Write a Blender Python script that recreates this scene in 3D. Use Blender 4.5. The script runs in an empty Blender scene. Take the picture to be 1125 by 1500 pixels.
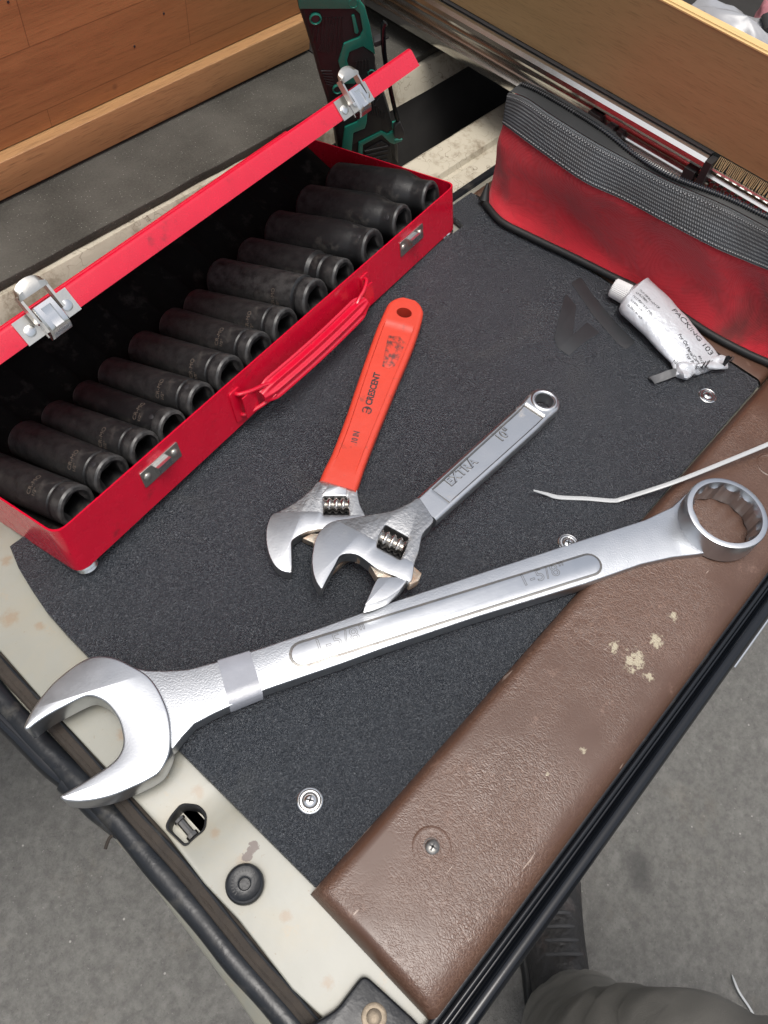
import bpy, bmesh, math, random
from mathutils import Vector, Matrix, noise
rnd = random.Random(7)
S = 0.001                      # everything below is written in millimetres
SC = bpy.context.scene
COL = SC.collection
# ------------------------------------------------------------------ camera
FP = 1181.3; CX, CY = 562.5, 750.0; CAMZ = 483.6
RC = Matrix(((0.67381588, -0.59905548, 0.432556), (-0.73304481, -0.61550776, 0.28947453), (0.09283027, -0.51213547, -0.85387341)))
CAM = Vector((0, 0, CAMZ))
cd = bpy.data.cameras.new('camera'); cam = bpy.data.objects.new('camera', cd); COL.objects.link(cam)
m = Matrix.Identity(4)
for i in range(3):
    m[i][0] = RC[i][0]; m[i][1] = -RC[i][1]; m[i][2] = -RC[i][2]
m[2][3] = CAMZ * S
cam.matrix_world = m
cd.sensor_fit = 'VERTICAL'; cd.sensor_height = 36; cd.lens = 36 * FP / 1500; cd.clip_start = 0.02; cd.clip_end = 400
SC.camera = cam
# ------------------------------------------------------------------ light
SUN_EL, SUN_AZ = math.radians(82), math.radians(225)   # azimuth measured in the XY plane from +X
w = bpy.data.worlds.new('World'); SC.world = w; w.use_nodes = True
nt = w.node_tree; bg = nt.nodes['Background']; sk = nt.nodes.new('ShaderNodeTexSky')
sk.sky_type = 'NISHITA'; sk.sun_disc = False; sk.sun_elevation = SUN_EL; sk.sun_rotation = math.pi/2 - SUN_AZ
sk.dust_density = 6; sk.air_density = 1.2; sk.ozone_density = 1
hs = nt.nodes.new('ShaderNodeHueSaturation'); hs.inputs['Saturation'].default_value = 0.5
nt.links.new(sk.outputs[0], hs.inputs['Color']); nt.links.new(hs.outputs[0], bg.inputs[0]); bg.inputs[1].default_value = 0.135
sl = bpy.data.lights.new('sun', 'SUN'); sl.energy = 1.7; sl.angle = math.radians(30); sl.color = (1, .97, .93)
so = bpy.data.objects.new('sun', sl); COL.objects.link(so)
sd = Vector((math.cos(SUN_EL)*math.cos(SUN_AZ), math.cos(SUN_EL)*math.sin(SUN_AZ), math.sin(SUN_EL)))
so.rotation_euler = sd.to_track_quat('Z', 'Y').to_euler()
SC.view_settings.view_transform = 'Standard'; SC.view_settings.look = 'None'
SC.view_settings.exposure = 0.45; SC.view_settings.gamma = 1
# ------------------------------------------------------------------ geometry helpers
def ray(px, py):
    return RC @ Vector((px - CX, py - CY, FP))
def at(px, py, z=0.0):
    """the place on the horizontal plane z (mm) seen in that direction"""
    d = ray(px, py); return CAM + d * ((z - CAMZ) / d.z)
class Frame:
    """a local frame: origin o, x axis, z axis (mm)"""
    def __init__(s, o, x, z=Vector((0, 0, 1))):
        x = x.normalized(); y = z.cross(x).normalized(); z = x.cross(y)
        s.o = Vector(o); s.R = Matrix((x, y, z)).transposed()
    def hit(s, px, py, val=0.0, ax=2):
        o = s.R.transposed() @ (CAM - s.o); d = s.R.transposed() @ ray(px, py)
        return o + d * ((val - o[ax]) / d[ax])
    def h2(s, px, py, z=0.0):
        p = s.hit(px, py, z); return (p.x, p.y)
    def to(s, p): return s.o + s.R @ Vector(p)
    def loc(s, p): return s.R.transposed() @ (Vector(p) - s.o)
    def mat4(s):
        M = s.R.to_4x4(); M.translation = s.o * S; return M
WORLD = Frame((0, 0, 0), Vector((1, 0, 0)))

def empty(name, label, cat, frame=None, group=None):
    o = bpy.data.objects.new(name, None); COL.objects.link(o); o.empty_display_size = .01
    if frame: o.matrix_world = frame.mat4()
    o['label'] = label; o['category'] = cat
    if group: o['group'] = group
    return o
def finish(me, ang=35):
    for p in me.polygons: p.use_smooth = True
    if ang is not None: me.set_sharp_from_angle(angle=math.radians(ang))
def obj(name, me, mt, parent=None, label=None, cat=None, kind=None, group=None):
    o = bpy.data.objects.new(name, me); COL.objects.link(o)
    if mt: me.materials.clear(); me.materials.append(mt)
    if parent: o.parent = parent
    if label: o['label'] = label
    if cat: o['category'] = cat
    if kind: o['kind'] = kind
    if group: o['group'] = group
    return o
def mesh(name, vs, fs, ang=35):
    me = bpy.data.meshes.new(name); me.from_pydata([Vector(v) * S for v in vs], [], fs); me.update(); finish(me, ang); return me
class MB:
    def __init__(s): s.v = []; s.f = []
    def add(s, vs, fs):
        n = len(s.v); s.v += [tuple(v) for v in vs]; s.f += [tuple(i + n for i in f) for f in fs]; return s
    def box(s, x0, x1, y0, y1, z0, z1, M=None):
        vs = [Vector((x, y, z)) for z in (z0, z1) for y in (y0, y1) for x in (x0, x1)]
        if M: vs = [M(v) for v in vs]
        return s.add(vs, [(0, 2, 3, 1), (4, 5, 7, 6), (0, 1, 5, 4), (2, 6, 7, 3), (0, 4, 6, 2), (1, 3, 7, 5)])
    def tube(s, pts, r, n=12, ry=None, up=None, cap=True):
        pts = [Vector(p) for p in pts]; k = len(pts); rs = r if isinstance(r, (list, tuple)) else [r] * k
        vs = []; up0 = Vector(up) if up else None; prev = None
        for i, p in enumerate(pts):
            t = (pts[min(i + 1, k - 1)] - pts[max(i - 1, 0)]).normalized()
            if up0: a = up0.cross(t).normalized()
            else:
                if prev is None: prev = t.orthogonal()
                a = (prev - t * prev.dot(t)).normalized(); prev = a
            b = t.cross(a)
            rb = rs[i] * (ry if ry else 1)
            for j in range(n):
                q = 2 * math.pi * j / n; vs.append(p + a * (rs[i] * math.cos(q)) + b * (rb * math.sin(q)))
        fs = [(i*n + j, i*n + (j+1) % n, (i+1)*n + (j+1) % n, (i+1)*n + j) for i in range(k-1) for j in range(n)]
        if cap: fs += [tuple(range(n))[::-1], tuple((k-1)*n + j for j in range(n))]
        return s.add(vs, fs)
    def lathe(s, prof, n=32, M=None, rf=None):
        """prof: (r, z) pairs; rf(i, angle, r) may change the radius"""
        vs = []; k = len(prof)
        for i, (r, z) in enumerate(prof):
            for j in range(n):
                q = 2 * math.pi * j / n; rr = rf(i, q, r) if rf else r
                v = Vector((rr * math.cos(q), rr * math.sin(q), z)); vs.append(M(v) if M else v)
        fs = [(i*n + j, i*n + (j+1) % n, (i+1)*n + (j+1) % n, (i+1)*n + j) for i in range(k-1) for j in range(n)]
        fs += [tuple(range(n))[::-1], tuple((k-1)*n + j for j in range(n))]
        return s.add(vs, fs)
    def grid(s, rows, closed=False):
        k = len(rows); n = len(rows[0]); vs = [v for r in rows for v in r]; mm = n if closed else n - 1
        return s.add(vs, [(i*n + j, i*n + (j+1) % n, (i+1)*n + (j+1) % n, (i+1)*n + j) for i in range(k-1) for j in range(mm)])
    def build(s, name, mt, parent=None, ang=35, **kw):
        me = mesh(name, s.v, s.f, ang)
        bm = bmesh.new(); bm.from_mesh(me); bmesh.ops.recalc_face_normals(bm, faces=bm.faces); bm.to_mesh(me); bm.free()
        me.set_sharp_from_angle(angle=math.radians(ang))
        return obj(name, me, mt, parent, **kw)
def crom(pts, sub=6, closed=True):
    P = [Vector(p) for p in pts]; n = len(P); out = []
    for i in range(n if closed else n - 1):
        if closed: a, b, c, d = P[i-1], P[i], P[(i+1) % n], P[(i+2) % n]
        else: a, b, c, d = P[max(i-1, 0)], P[i], P[i+1], P[min(i+2, n-1)]
        for k in range(sub):
            t = k / sub
            out.append(0.5 * ((2*b) + (c - a)*t + (2*a - 5*b + 4*c - d)*t*t + (3*b - a - 3*c + d)*t*t*t))
    if not closed: out.append(P[-1])
    return out
def rnd_corner(pts, r, n=5, only=None):
    """round the corners of a polygon"""
    P = [Vector((p[0], p[1])) for p in pts]; out = []
    for i, p in enumerate(P):
        rr = r if only is None else only.get(i, 0)
        if rr <= 0: out.append(p); continue
        a = P[i-1] - p; b = P[(i+1) % len(P)] - p; la, lb = a.length, b.length
        d = min(rr, la*.49, lb*.49); A = p + a*(d/la); B = p + b*(d/lb)
        for k in range(n + 1):
            t = k / n; out.append((1-t)**2*A + 2*t*(1-t)*p + t*t*B)
    return out
def prism_me(outer, z0, z1, bev=0.5, holes=(), res=2):
    cu = bpy.data.curves.new('c', 'CURVE'); cu.dimensions = '2D'; cu.fill_mode = 'BOTH'
    for poly in [outer] + list(holes):
        sp = cu.splines.new('POLY'); sp.points.add(len(poly) - 1)
        for i, p in enumerate(poly): sp.points[i].co = (p[0]*S, p[1]*S, 0, 1)
        sp.use_cyclic_u = True
    cu.extrude = max((z1 - z0) / 2 - bev, 1e-4) * S; cu.bevel_depth = bev * S; cu.offset = -bev * S; cu.bevel_resolution = res
    o = bpy.data.objects.new('c', cu); COL.objects.link(o)
    dg = bpy.context.evaluated_depsgraph_get(); me = bpy.data.meshes.new_from_object(o.evaluated_get(dg))
    bpy.data.objects.remove(o); bpy.data.curves.remove(cu)
    me.transform(Matrix.Translation((0, 0, (z0 + z1) / 2 * S)))
    bm = bmesh.new(); bm.from_mesh(me); bmesh.ops.remove_doubles(bm, verts=bm.verts, dist=2e-6)
    bmesh.ops.recalc_face_normals(bm, faces=bm.faces); bm.to_mesh(me); bm.free()
    finish(me, 20); return me
def prism(name, outer, z0, z1, mt, parent=None, bev=0.5, holes=(), **kw):
    return obj(name, prism_me(outer, z0, z1, bev, holes), mt, parent, **kw)
def text_me(txt, size, fn, thick=0.15, outline=0, spacing=1.0, shear=0, stretch=1.0, bold=0.0):
    """lettering; fn maps local (x, y, z) mm of the flat text to its place"""
    cu = bpy.data.curves.new('t', 'FONT'); cu.body = txt; cu.size = size*S; cu.space_character = spacing; cu.shear = shear
    cu.resolution_u = 3
    cu.offset = bold*S
    if outline: cu.fill_mode = 'NONE'; cu.bevel_depth = outline*S; cu.bevel_resolution = 1
    else: cu.extrude = thick*S/2
    o = bpy.data.objects.new('t', cu); COL.objects.link(o)
    dg = bpy.context.evaluated_depsgraph_get(); me = bpy.data.meshes.new_from_object(o.evaluated_get(dg))
    bpy.data.objects.remove(o); bpy.data.curves.remove(cu)
    if fn:
        for v in me.vertices: v.co = Vector(fn(Vector((v.co.x/S*stretch, v.co.y/S, v.co.z/S)))) * S
    me.update(); finish(me, 40); return me
def cut(o, cutters):
    """boolean difference, applied"""
    for c in cutters:
        md = o.modifiers.new('b', 'BOOLEAN'); md.operation = 'DIFFERENCE'; md.object = c; md.solver = 'EXACT'
    dg = bpy.context.evaluated_depsgraph_get(); dg.update()
    me = bpy.data.meshes.new_from_object(o.evaluated_get(dg))
    o.modifiers.clear(); old = o.data; o.data = me
    for c in cutters: bpy.data.objects.remove(c)
    finish(me, 35)
# ------------------------------------------------------------------ materials
def newmat(name):
    m = bpy.data.materials.new(name); m.use_nodes = True; n = m.node_tree; return m, n, n.nodes['Principled BSDF']
def N(n, t, **kw):
    x = n.nodes.new('ShaderNode' + t)
    for k, v in kw.items():
        if k in x.inputs: x.inputs[k].default_value = v
        else: setattr(x, k, v)
    return x
def coords(n, scale=(1, 1, 1), rot=(0, 0, 0)):
    tc = N(n, 'TexCoord'); mp = N(n, 'Mapping'); mp.inputs['Scale'].default_value = scale; mp.inputs['Rotation'].default_value = rot
    n.links.new(tc.outputs['Object'], mp.inputs[0]); return mp.outputs[0]
def ramp(n, src, stops):
    r = N(n, 'ValToRGB'); e = r.color_ramp.elements
    while len(e) < len(stops): e.new(.5)
    for i, (p, c) in enumerate(stops): e[i].position = p; e[i].color = (c, c, c, 1) if isinstance(c, (int, float)) else (*c, 1)
    n.links.new(src, r.inputs[0]); return r.outputs[0]
def mix(n, fac, a, b, mode='MIX'):
    x = N(n, 'Mix', data_type='RGBA', blend_type=mode)
    for i, s in ((0, fac), (6, a), (7, b)):
        if isinstance(s, (int, float)): x.inputs[i].default_value = s
        elif isinstance(s, tuple): x.inputs[i].default_value = (*s, 1)
        else: n.links.new(s, x.inputs[i])
    return x.outputs[2]
def noise_(n, co, scale, detail=4, rough=.55, dist=0):
    x = N(n, 'TexNoise', Scale=scale, Detail=detail, Roughness=rough, Distortion=dist); n.links.new(co, x.inputs['Vector']); return x.outputs['Fac']
def voro(n, co, scale, feature='F1', rand=1):
    x = N(n, 'TexVoronoi', feature=feature); x.inputs['Scale'].default_value = scale; x.inputs['Randomness'].default_value = rand
    n.links.new(co, x.inputs['Vector']); return x.outputs['Distance']
def bump(n, b, h, dist, strength=1, prev=None):
    x = N(n, 'Bump', Strength=strength, Distance=dist * S)
    n.links.new(h, x.inputs['Height'])
    if prev: n.links.new(prev, x.inputs['Normal'])
    n.links.new(x.outputs[0], b.inputs['Normal']); return x.outputs[0]
def link(n, s, d): n.links.new(s, d)
def simple(name, col, rough=.5, metal=0, spec=.5, var=0, vscale=60, bscale=0, bdist=.1, coat=0, dirt=None, dscale=25, dlo=.55, dhi=.75, rvar=0):
    m, n, b = newmat(name); b.inputs['Roughness'].default_value = rough; b.inputs['Metallic'].default_value = metal
    b.inputs['Specular IOR Level'].default_value = spec; b.inputs['Coat Weight'].default_value = coat; b.inputs['Coat Roughness'].default_value = .08
    co = coords(n); c = None
    lo = tuple(x * (1 - var) for x in col); hi = tuple(min(1, x * (1 + var)) for x in col)
    c = mix(n, noise_(n, co, vscale), lo, hi)
    if dirt: c = mix(n, ramp(n, noise_(n, co, dscale, 8, .65), [(dlo, 0), (dhi, 1)]), c, dirt)
    link(n, c, b.inputs['Base Color'])
    if rvar: link(n, ramp(n, noise_(n, co, vscale*1.7, 6), [(.3, max(rough - rvar, .02)), (.7, min(rough + rvar, 1))]), b.inputs['Roughness'])
    if bscale: bump(n, b, noise_(n, co, bscale, 3), bdist)
    return m

TGO = Vector((300, -90, -30))
def blots(n, co, L_, off=TGO, scale=330, thr=(.27, .30), amt=.9, z=0):
    tot = None
    for (px, py, rr) in L_:
        q = at(px, py, z) - off
        d = N(n, 'VectorMath', operation='DISTANCE'); link(n, co, d.inputs[0]); d.inputs[1].default_value = (q.x*S, q.y*S, q.z*S)
        f = ramp(n, d.outputs['Value'], [(0, 1), (rr*S, 0)])
        tot = f if tot is None else mix(n, 1, tot, f, 'LIGHTEN')
    return ramp(n, mix(n, 1, noise_(n, co, scale, 6, .7), tot, 'MULTIPLY'), [(thr[0], 0), (thr[1], amt)])
def m_board():
    m, n, b = newmat('textured_board'); co = coords(n)
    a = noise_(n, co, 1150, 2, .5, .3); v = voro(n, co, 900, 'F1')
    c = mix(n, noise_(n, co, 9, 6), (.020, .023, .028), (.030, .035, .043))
    c = mix(n, ramp(n, a, [(.48, 0), (.72, .55)]), c, (.085, .095, .105))          # sparkle on the pebble grain tops, painted into the colour
    c = mix(n, ramp(n, noise_(n, co, 700, 2), [(.74, 0), (.78, .6)]), c, (.20, .20, .19))   # lint and grit
    c = mix(n, ramp(n, noise_(n, co, 10, 7, .7, .8), [(.56, 0), (.72, .35)]), c, (.070, .072, .070))
    link(n, c, b.inputs['Base Color'])
    link(n, ramp(n, noise_(n, co, 14, 5), [(.3, .24), (.7, .32)]), b.inputs['Roughness'])
    b.inputs['Specular IOR Level'].default_value = .75
    h = mix(n, .4, a, v); bump(n, b, h, 3.2); return m
def m_vinyl():
    m, n, b = newmat('brown_vinyl'); co = coords(n)
    wob = N(n, 'TexNoise', Scale=120, Detail=3); link(n, co, wob.inputs['Vector'])
    w2 = N(n, 'Mix', data_type='RGBA'); w2.inputs[0].default_value = .006; link(n, co, w2.inputs[6]); link(n, wob.outputs['Color'], w2.inputs[7])
    stm = N(n, 'Mapping'); stm.inputs['Scale'].default_value = (1.15, .75, 1); stm.inputs['Rotation'].default_value = (0, 0, .5); link(n, w2.outputs[2], stm.inputs[0])
    c1 = voro(n, stm.outputs[0], 330, 'DISTANCE_TO_EDGE'); c2 = voro(n, stm.outputs[0], 640, 'DISTANCE_TO_EDGE')
    zone = ramp(n, noise_(n, co, 11, 4), [(.40, 0), (.60, 1)])
    e1 = ramp(n, c1, [(0, 1), (.055, 0)]); e2 = ramp(n, c2, [(0, .8), (.08, 0)])
    lines = mix(n, 1, mix(n, .6, e1, e2), zone, 'MULTIPLY')
    base = mix(n, noise_(n, co, 16, 6), (.054, .026, .016), (.092, .047, .031))
    c = mix(n, mix(n, 1, lines, (.6, .6, .6), 'MULTIPLY'), base, (.27, .175, .13))
    wear = ramp(n, noise_(n, co, 60, 8, .7), [(.62, 0), (.72, .35)])
    c = mix(n, wear, c, (.27, .17, .13))
    scr = N(n, 'Mapping'); scr.inputs['Scale'].default_value = (14, 130, 20); scr.inputs['Rotation'].default_value = (0, 0, .9); link(n, co, scr.inputs[0])
    sc_ = ramp(n, noise_(n, scr.outputs[0], 2.2, 2, .5, .5), [(.735, 0), (.75, .7)]); c = mix(n, sc_, c, (.36, .28, .23))
    pm = blots(n, co, ((926, 968, 24), (960, 940, 17), (900, 948, 14), (950, 990, 13), (800, 1135, 7), (852, 1100, 8), (985, 905, 11)), z=9, scale=260, thr=(.35, .42), amt=.75)
    c = mix(n, pm, c, (.38, .34, .24))
    link(n, c, b.inputs['Base Color']); link(n, ramp(n, noise_(n, co, 30, 4), [(.3, .30), (.7, .44)]), b.inputs['Roughness'])
    h = mix(n, .5, ramp(n, c1, [(0, 0), (.16, 1)]), ramp(n, c2, [(0, 0), (.25, 1)])); h = mix(n, mix(n, 1, zone, (.75,)*3, 'MULTIPLY'), (1.0, 1.0, 1.0), h); bump(n, b, h, .26); return m
def m_wood(name, c0, c1, c2, rot, fine=1, rough=.5):
    m, n, b = newmat(name); co = coords(n, (1, 1, 1), rot)
    mp = N(n, 'Mapping'); mp.inputs['Scale'].default_value = (2, 22, 22); link(n, co, mp.inputs[0])
    g = noise_(n, mp.outputs[0], 1.6, 6, .6, 1.6)
    mf = N(n, 'Mapping'); mf.inputs['Scale'].default_value = (25, 420, 420); link(n, co, mf.inputs[0])
    f = noise_(n, mf.outputs[0], 2.2, 3, .6)
    base = mix(n, ramp(n, g, [(.3, 0), (.7, 1)]), c0, c1); blot = ramp(n, noise_(n, co, 8, 5), [(.42, 0), (.7, .75)])
    c = mix(n, blot, base, c2); c = mix(n, mix(n, 1, ramp(n, f, [(.52, 0), (.7, .6)]), (fine,)*3, 'MULTIPLY'), c, tuple(x*.5 for x in c0))
    if name == 'pine_panel':
        br = N(n, 'TexBrick'); br.inputs['Scale'].default_value = 1; br.inputs['Brick Width'].default_value = .31; br.inputs['Row Height'].default_value = .052; br.inputs['Mortar Size'].default_value = .0004
        br.inputs['Color1'].default_value = (.78, .76, .74, 1); br.inputs['Color2'].default_value = (1.05, 1.02, .98, 1); br.inputs['Mortar'].default_value = (.45, .4, .35, 1); br.inputs['Bias'].default_value = .3
        sx_ = N(n, 'SeparateXYZ'); cx_ = N(n, 'CombineXYZ'); link(n, co, sx_.inputs[0]); link(n, sx_.outputs[0], cx_.inputs[0]); link(n, sx_.outputs[2], cx_.inputs[1]); link(n, cx_.outputs[0], br.inputs['Vector'])
        c = mix(n, .75, c, br.outputs['Color'], 'MULTIPLY')
    kn = ramp(n, voro(n, co, 18), [(.03, 1), (.07, 0)]); c = mix(n, mix(n, 1, kn, (.5,)*3, 'MULTIPLY'), c, (.10, .045, .02))
    link(n, c, b.inputs['Base Color']); b.inputs['Roughness'].default_value = rough; bump(n, b, f, .12); return m
def m_steel(name, col=(.62, .63, .65), rough=.3, grain=900, gd=.05, stain=None, aniso=False, slo=.58, shi=.72):
    m, n, b = newmat(name); co = coords(n); b.inputs['Metallic'].default_value = 1
    c = mix(n, noise_(n, co, 40, 5), tuple(x*.94 for x in col), col)
    if stain:
        s_ = ramp(n, noise_(n, co, 70, 8, .7), [(slo, 0), (shi, .75)]); c = mix(n, s_, c, stain)
        mm = N(n, 'Math', operation='SUBTRACT'); mm.inputs[0].default_value = 1; link(n, s_, mm.inputs[1]); link(n, mm.outputs[0], b.inputs['Metallic'])
    link(n, c, b.inputs['Base Color']); link(n, ramp(n, noise_(n, co, 120, 5), [(.3, rough*.93), (.7, rough*1.1)]), b.inputs['Roughness'])
    bump(n, b, noise_(n, co, grain, 3), gd); return m
def m_cream():
    m, n, b = newmat('cream_paint'); co = coords(n)
    c = mix(n, noise_(n, co, 12, 6), (.175, .175, .148), (.255, .255, .22))
    c = mix(n, ramp(n, noise_(n, co, 38, 8, .7), [(.62, 0), (.74, .8)]), c, (.30, .20, .10))
    c = mix(n, ramp(n, noise_(n, co, 300, 5, .7), [(.66, 0), (.72, .8)]), c, (.16, .11, .07))
    c = mix(n, ramp(n, noise_(n, co, 22, 8, .7, .6), [(.45, 0), (.75, .55)]), c, (.25, .22, .15))
    c = mix(n, blots(n, co, ((289, 1160, 9), (315, 1222, 7), (418, 1343, 8), (14, 905, 13), (58, 917, 7), (10, 820, 9), (190, 1050, 10), (180, 1075, 9), (357, 1262, 9), (480, 1440, 8)), z=-8, scale=200, thr=(.24, .42), amt=.6), c, (.20, .13, .07))
    c = mix(n, blots(n, co, ((359, 1296, 17), (270, 1203, 21)), z=-8, scale=120, thr=(.05, .35), amt=.55), c, (.22, .19, .13))
    c = mix(n, blots(n, co, ((372, 1239, 5.5), (368, 1246, 5), (362, 1255, 5.5)), z=-8, scale=420, thr=(.22, .26), amt=.95), c, (.055, .030, .022))
    link(n, c, b.inputs['Base Color']); b.inputs['Roughness'].default_value = .42; b.inputs['Coat Weight'].default_value = .25; b.inputs['Coat Roughness'].default_value = .25
    bump(n, b, noise_(n, co, 60, 4), .25); return m
def m_sill():
    m, n, b = newmat('old_cream_paint'); co = coords(n)
    c = mix(n, noise_(n, co, 16, 6), (.34, .31, .24), (.50, .46, .37))
    c = mix(n, ramp(n, noise_(n, co, 30, 9, .75), [(.50, 0), (.66, .75)]), c, (.13, .09, .05))
    mw = N(n, 'Mix', data_type='RGBA'); mw.inputs[0].default_value = .05; wn = N(n, 'TexNoise', Scale=50); link(n, co, wn.inputs['Vector']); link(n, co, mw.inputs[6]); link(n, wn.outputs['Color'], mw.inputs[7])
    ck = ramp(n, voro(n, mw.outputs[2], 45, 'DISTANCE_TO_EDGE'), [(0, .8), (.02, 0)])
    c = mix(n, mix(n, 1, ck, ramp(n, noise_(n, co, 14, 3), [(.45, 0), (.6, 1)]), 'MULTIPLY'), c, (.08, .055, .035))
    link(n, c, b.inputs['Base Color']); b.inputs['Roughness'].default_value = .6; bump(n, b, noise_(n, co, 110, 6), .6); return m
def m_ground():
    m, n, b = newmat('concrete'); co = coords(n)
    c = mix(n, noise_(n, co, 3, 7, .6), (.115, .112, .105), (.20, .195, .18))
    c = mix(n, ramp(n, noise_(n, co, 95, 6, .7), [(.38, .5), (.62, 0)]), c, (.06, .059, .055))
    c = mix(n, ramp(n, noise_(n, co, 30, 6, .65), [(.55, 0), (.7, .5)]), c, (.22, .215, .20))
    c = mix(n, ramp(n, voro(n, co, 30), [(.03, .8), (.055, 0)]), c, (.40, .39, .36))
    c = mix(n, ramp(n, noise_(n, co, 210, 3, .7), [(.66, 0), (.72, .6)]), c, (.33, .32, .30))
    c = mix(n, ramp(n, noise_(n, co, 260, 3, .7), [(.30, .6), (.37, 0)]), c, (.045, .045, .043))
    c = mix(n, ramp(n, noise_(n, co, 5, 6, .7, .5), [(.56, 0), (.7, .35)]), c, (.15, .12, .085))
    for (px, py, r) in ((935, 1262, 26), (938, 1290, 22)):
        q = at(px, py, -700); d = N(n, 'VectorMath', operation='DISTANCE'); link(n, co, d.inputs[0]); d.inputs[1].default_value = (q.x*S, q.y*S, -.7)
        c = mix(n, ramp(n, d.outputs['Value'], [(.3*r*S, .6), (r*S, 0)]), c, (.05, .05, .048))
    link(n, c, b.inputs['Base Color']); b.inputs['Roughness'].default_value = .85; bump(n, b, noise_(n, co, 200, 6, .75), 4); return m
def m_fabric():
    m, n, b = newmat('red_canvas'); co = coords(n)
    c = mix(n, noise_(n, co, 22, 5), (.50, .006, .018), (.66, .012, .030))
    s_ = ramp(n, noise_(n, co, 15, 7, .62, .4), [(.54, 0), (.72, .8)]); c = mix(n, s_, c, (.09, .022, .018))
    wv = voro(n, co, 1500, 'F1', .2); c = mix(n, ramp(n, wv, [(.2, 0), (.9, .45)]), c, (.16, .004, .006))
    link(n, c, b.inputs['Base Color']); b.inputs['Roughness'].default_value = .85; b.inputs['Sheen Weight'].default_value = .25
    b1 = bump(n, b, wv, .6); bump(n, b, noise_(n, co, 18, 4, .55, .3), 8.0, prev=b1); return m
def m_web():
    m, n, b = newmat('grey_webbing'); tc = N(n, 'UVMap')
    wx = N(n, 'TexWave', wave_type='BANDS', bands_direction='X'); wx.inputs['Scale'].default_value = 28; link(n, tc.outputs[0], wx.inputs[0])
    wy = N(n, 'TexWave', wave_type='BANDS', bands_direction='Y'); wy.inputs['Scale'].default_value = 7; link(n, tc.outputs[0], wy.inputs[0])
    co = coords(n)
    h = mix(n, 1, wx.outputs['Fac'], wy.outputs['Fac'], 'MULTIPLY'); c = mix(n, h, (.035, .038, .042), (.22, .232, .245))
    c = mix(n, ramp(n, noise_(n, co, 26, 6), [(.45, 0), (.7, .5)]), c, (.05, .045, .04))
    link(n, c, b.inputs['Base Color']); b.inputs['Roughness'].default_value = .8; bump(n, b, h, .7); return m
def m_carpet():
    m, n, b = newmat('grey_mat'); co = coords(n)
    c = mix(n, noise_(n, co, 500, 6, .7), (.011, .011, .0095), (.085, .081, .070)); c = mix(n, ramp(n, noise_(n, co, 12, 5), [(.4, 0), (.7, .5)]), c, (.12, .115, .10))
    c = mix(n, ramp(n, voro(n, co, 300), [(.06, .8), (.12, 0)]), c, (.3, .3, .27))
    link(n, c, b.inputs['Base Color']); b.inputs['Roughness'].default_value = .9; b.inputs['Specular IOR Level'].default_value = .15; bump(n, b, noise_(n, co, 700, 4), .6); return m

M = {}
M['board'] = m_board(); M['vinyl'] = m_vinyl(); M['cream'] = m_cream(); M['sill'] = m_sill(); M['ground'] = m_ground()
M['fabric'] = m_fabric(); M['web'] = m_web(); M['carpet'] = m_carpet()
M['wood_red'] = m_wood('pine_panel', (.22, .098, .036), (.39, .19, .074), (.31, .145, .053), (0, 0, 0), .5)
M['wood_trim'] = m_wood('pine_strip', (.29, .155, .066), (.44, .25, .11), (.36, .20, .084), (0, 0, 0), 1)
M['ply'] = m_wood('birch_plywood', (.25, .165, .078), (.31, .205, .10), (.275, .18, .085), (0, 0, math.pi/2), .8, .38)
M['ply_edge'] = m_wood('plywood_edge', (.55, .36, .15), (.68, .46, .20), (.60, .40, .18), (0, 0, math.pi/2), .6)
M['ply_edge_dark'] = m_wood('plywood_edge_dark', (.36, .25, .10), (.45, .31, .13), (.40, .28, .12), (0, 0, math.pi/2), .6)
M['red'] = simple('red_enamel', (.50, .004, .024), .25, var=.10, coat=.5, bscale=70, bdist=.25, dirt=(.16, .01, .015), dscale=48, dlo=.60, dhi=.8, spec=.5, rvar=.08)
M['black_plastic'] = simple('black_plastic', (.018, .018, .019), .5, var=.3, bscale=300, bdist=.1)
M['insert'] = simple('dusty_black_tray', (.006, .0055, .005), .8, spec=.12, var=.5, vscale=90, bscale=200, bdist=.3, dirt=(.05, .043, .038), dscale=60, dlo=.55, dhi=.8)
M['socket'] = simple('black_oxide_steel', (.011, .0113, .012), .40, metal=0, spec=.42, var=.4, vscale=110, bscale=700, bdist=.10, dirt=(.055, .050, .045), dscale=90, dlo=.54, dhi=.78, rvar=.08)
M['etch'] = simple('etched_lettering', (.095, .075, .060), .6)
M['zinc'] = m_steel('zinc_plate', (.62, .60, .55), .34, 500, .08, (.35, .30, .22), slo=.6, shi=.8)
M['shiny'] = m_steel('polished_zinc', (.75, .75, .74), .18, 300, .03)
M['chrome'] = m_steel('satin_chrome', (.55, .568, .59), .30, 900, .035)
M['chrome_cast'] = m_steel('cast_chrome', (.53, .548, .57), .34, 900, .12)
M['steel_worn'] = m_steel('worn_ground_steel', (.63, .64, .65), .30, 800, .05, (.34, .26, .18), slo=.60, shi=.76)
M['steel_cast'] = m_steel('forged_steel', (.40, .405, .41), .36, 420, .28, (.16, .13, .10), slo=.58, shi=.78)
M['rusty'] = m_steel('rusty_steel', (.42, .38, .32), .45, 300, .3, (.22, .10, .04), slo=.45, shi=.6)
M['darksteel'] = m_steel('dull_dark_steel', (.20, .195, .185), .38, 600, .05, (.08, .06, .05), slo=.5, shi=.7)
M['dirtysteel'] = simple('dirty_zinc', (.16, .13, .095), .5, metal=.6, var=.4, vscale=300, bscale=400, bdist=.2)
M['worm'] = m_steel('worm_steel', (.50, .48, .45), .25, 600, .05, (.10, .07, .05), slo=.55, shi=.75)
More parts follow.
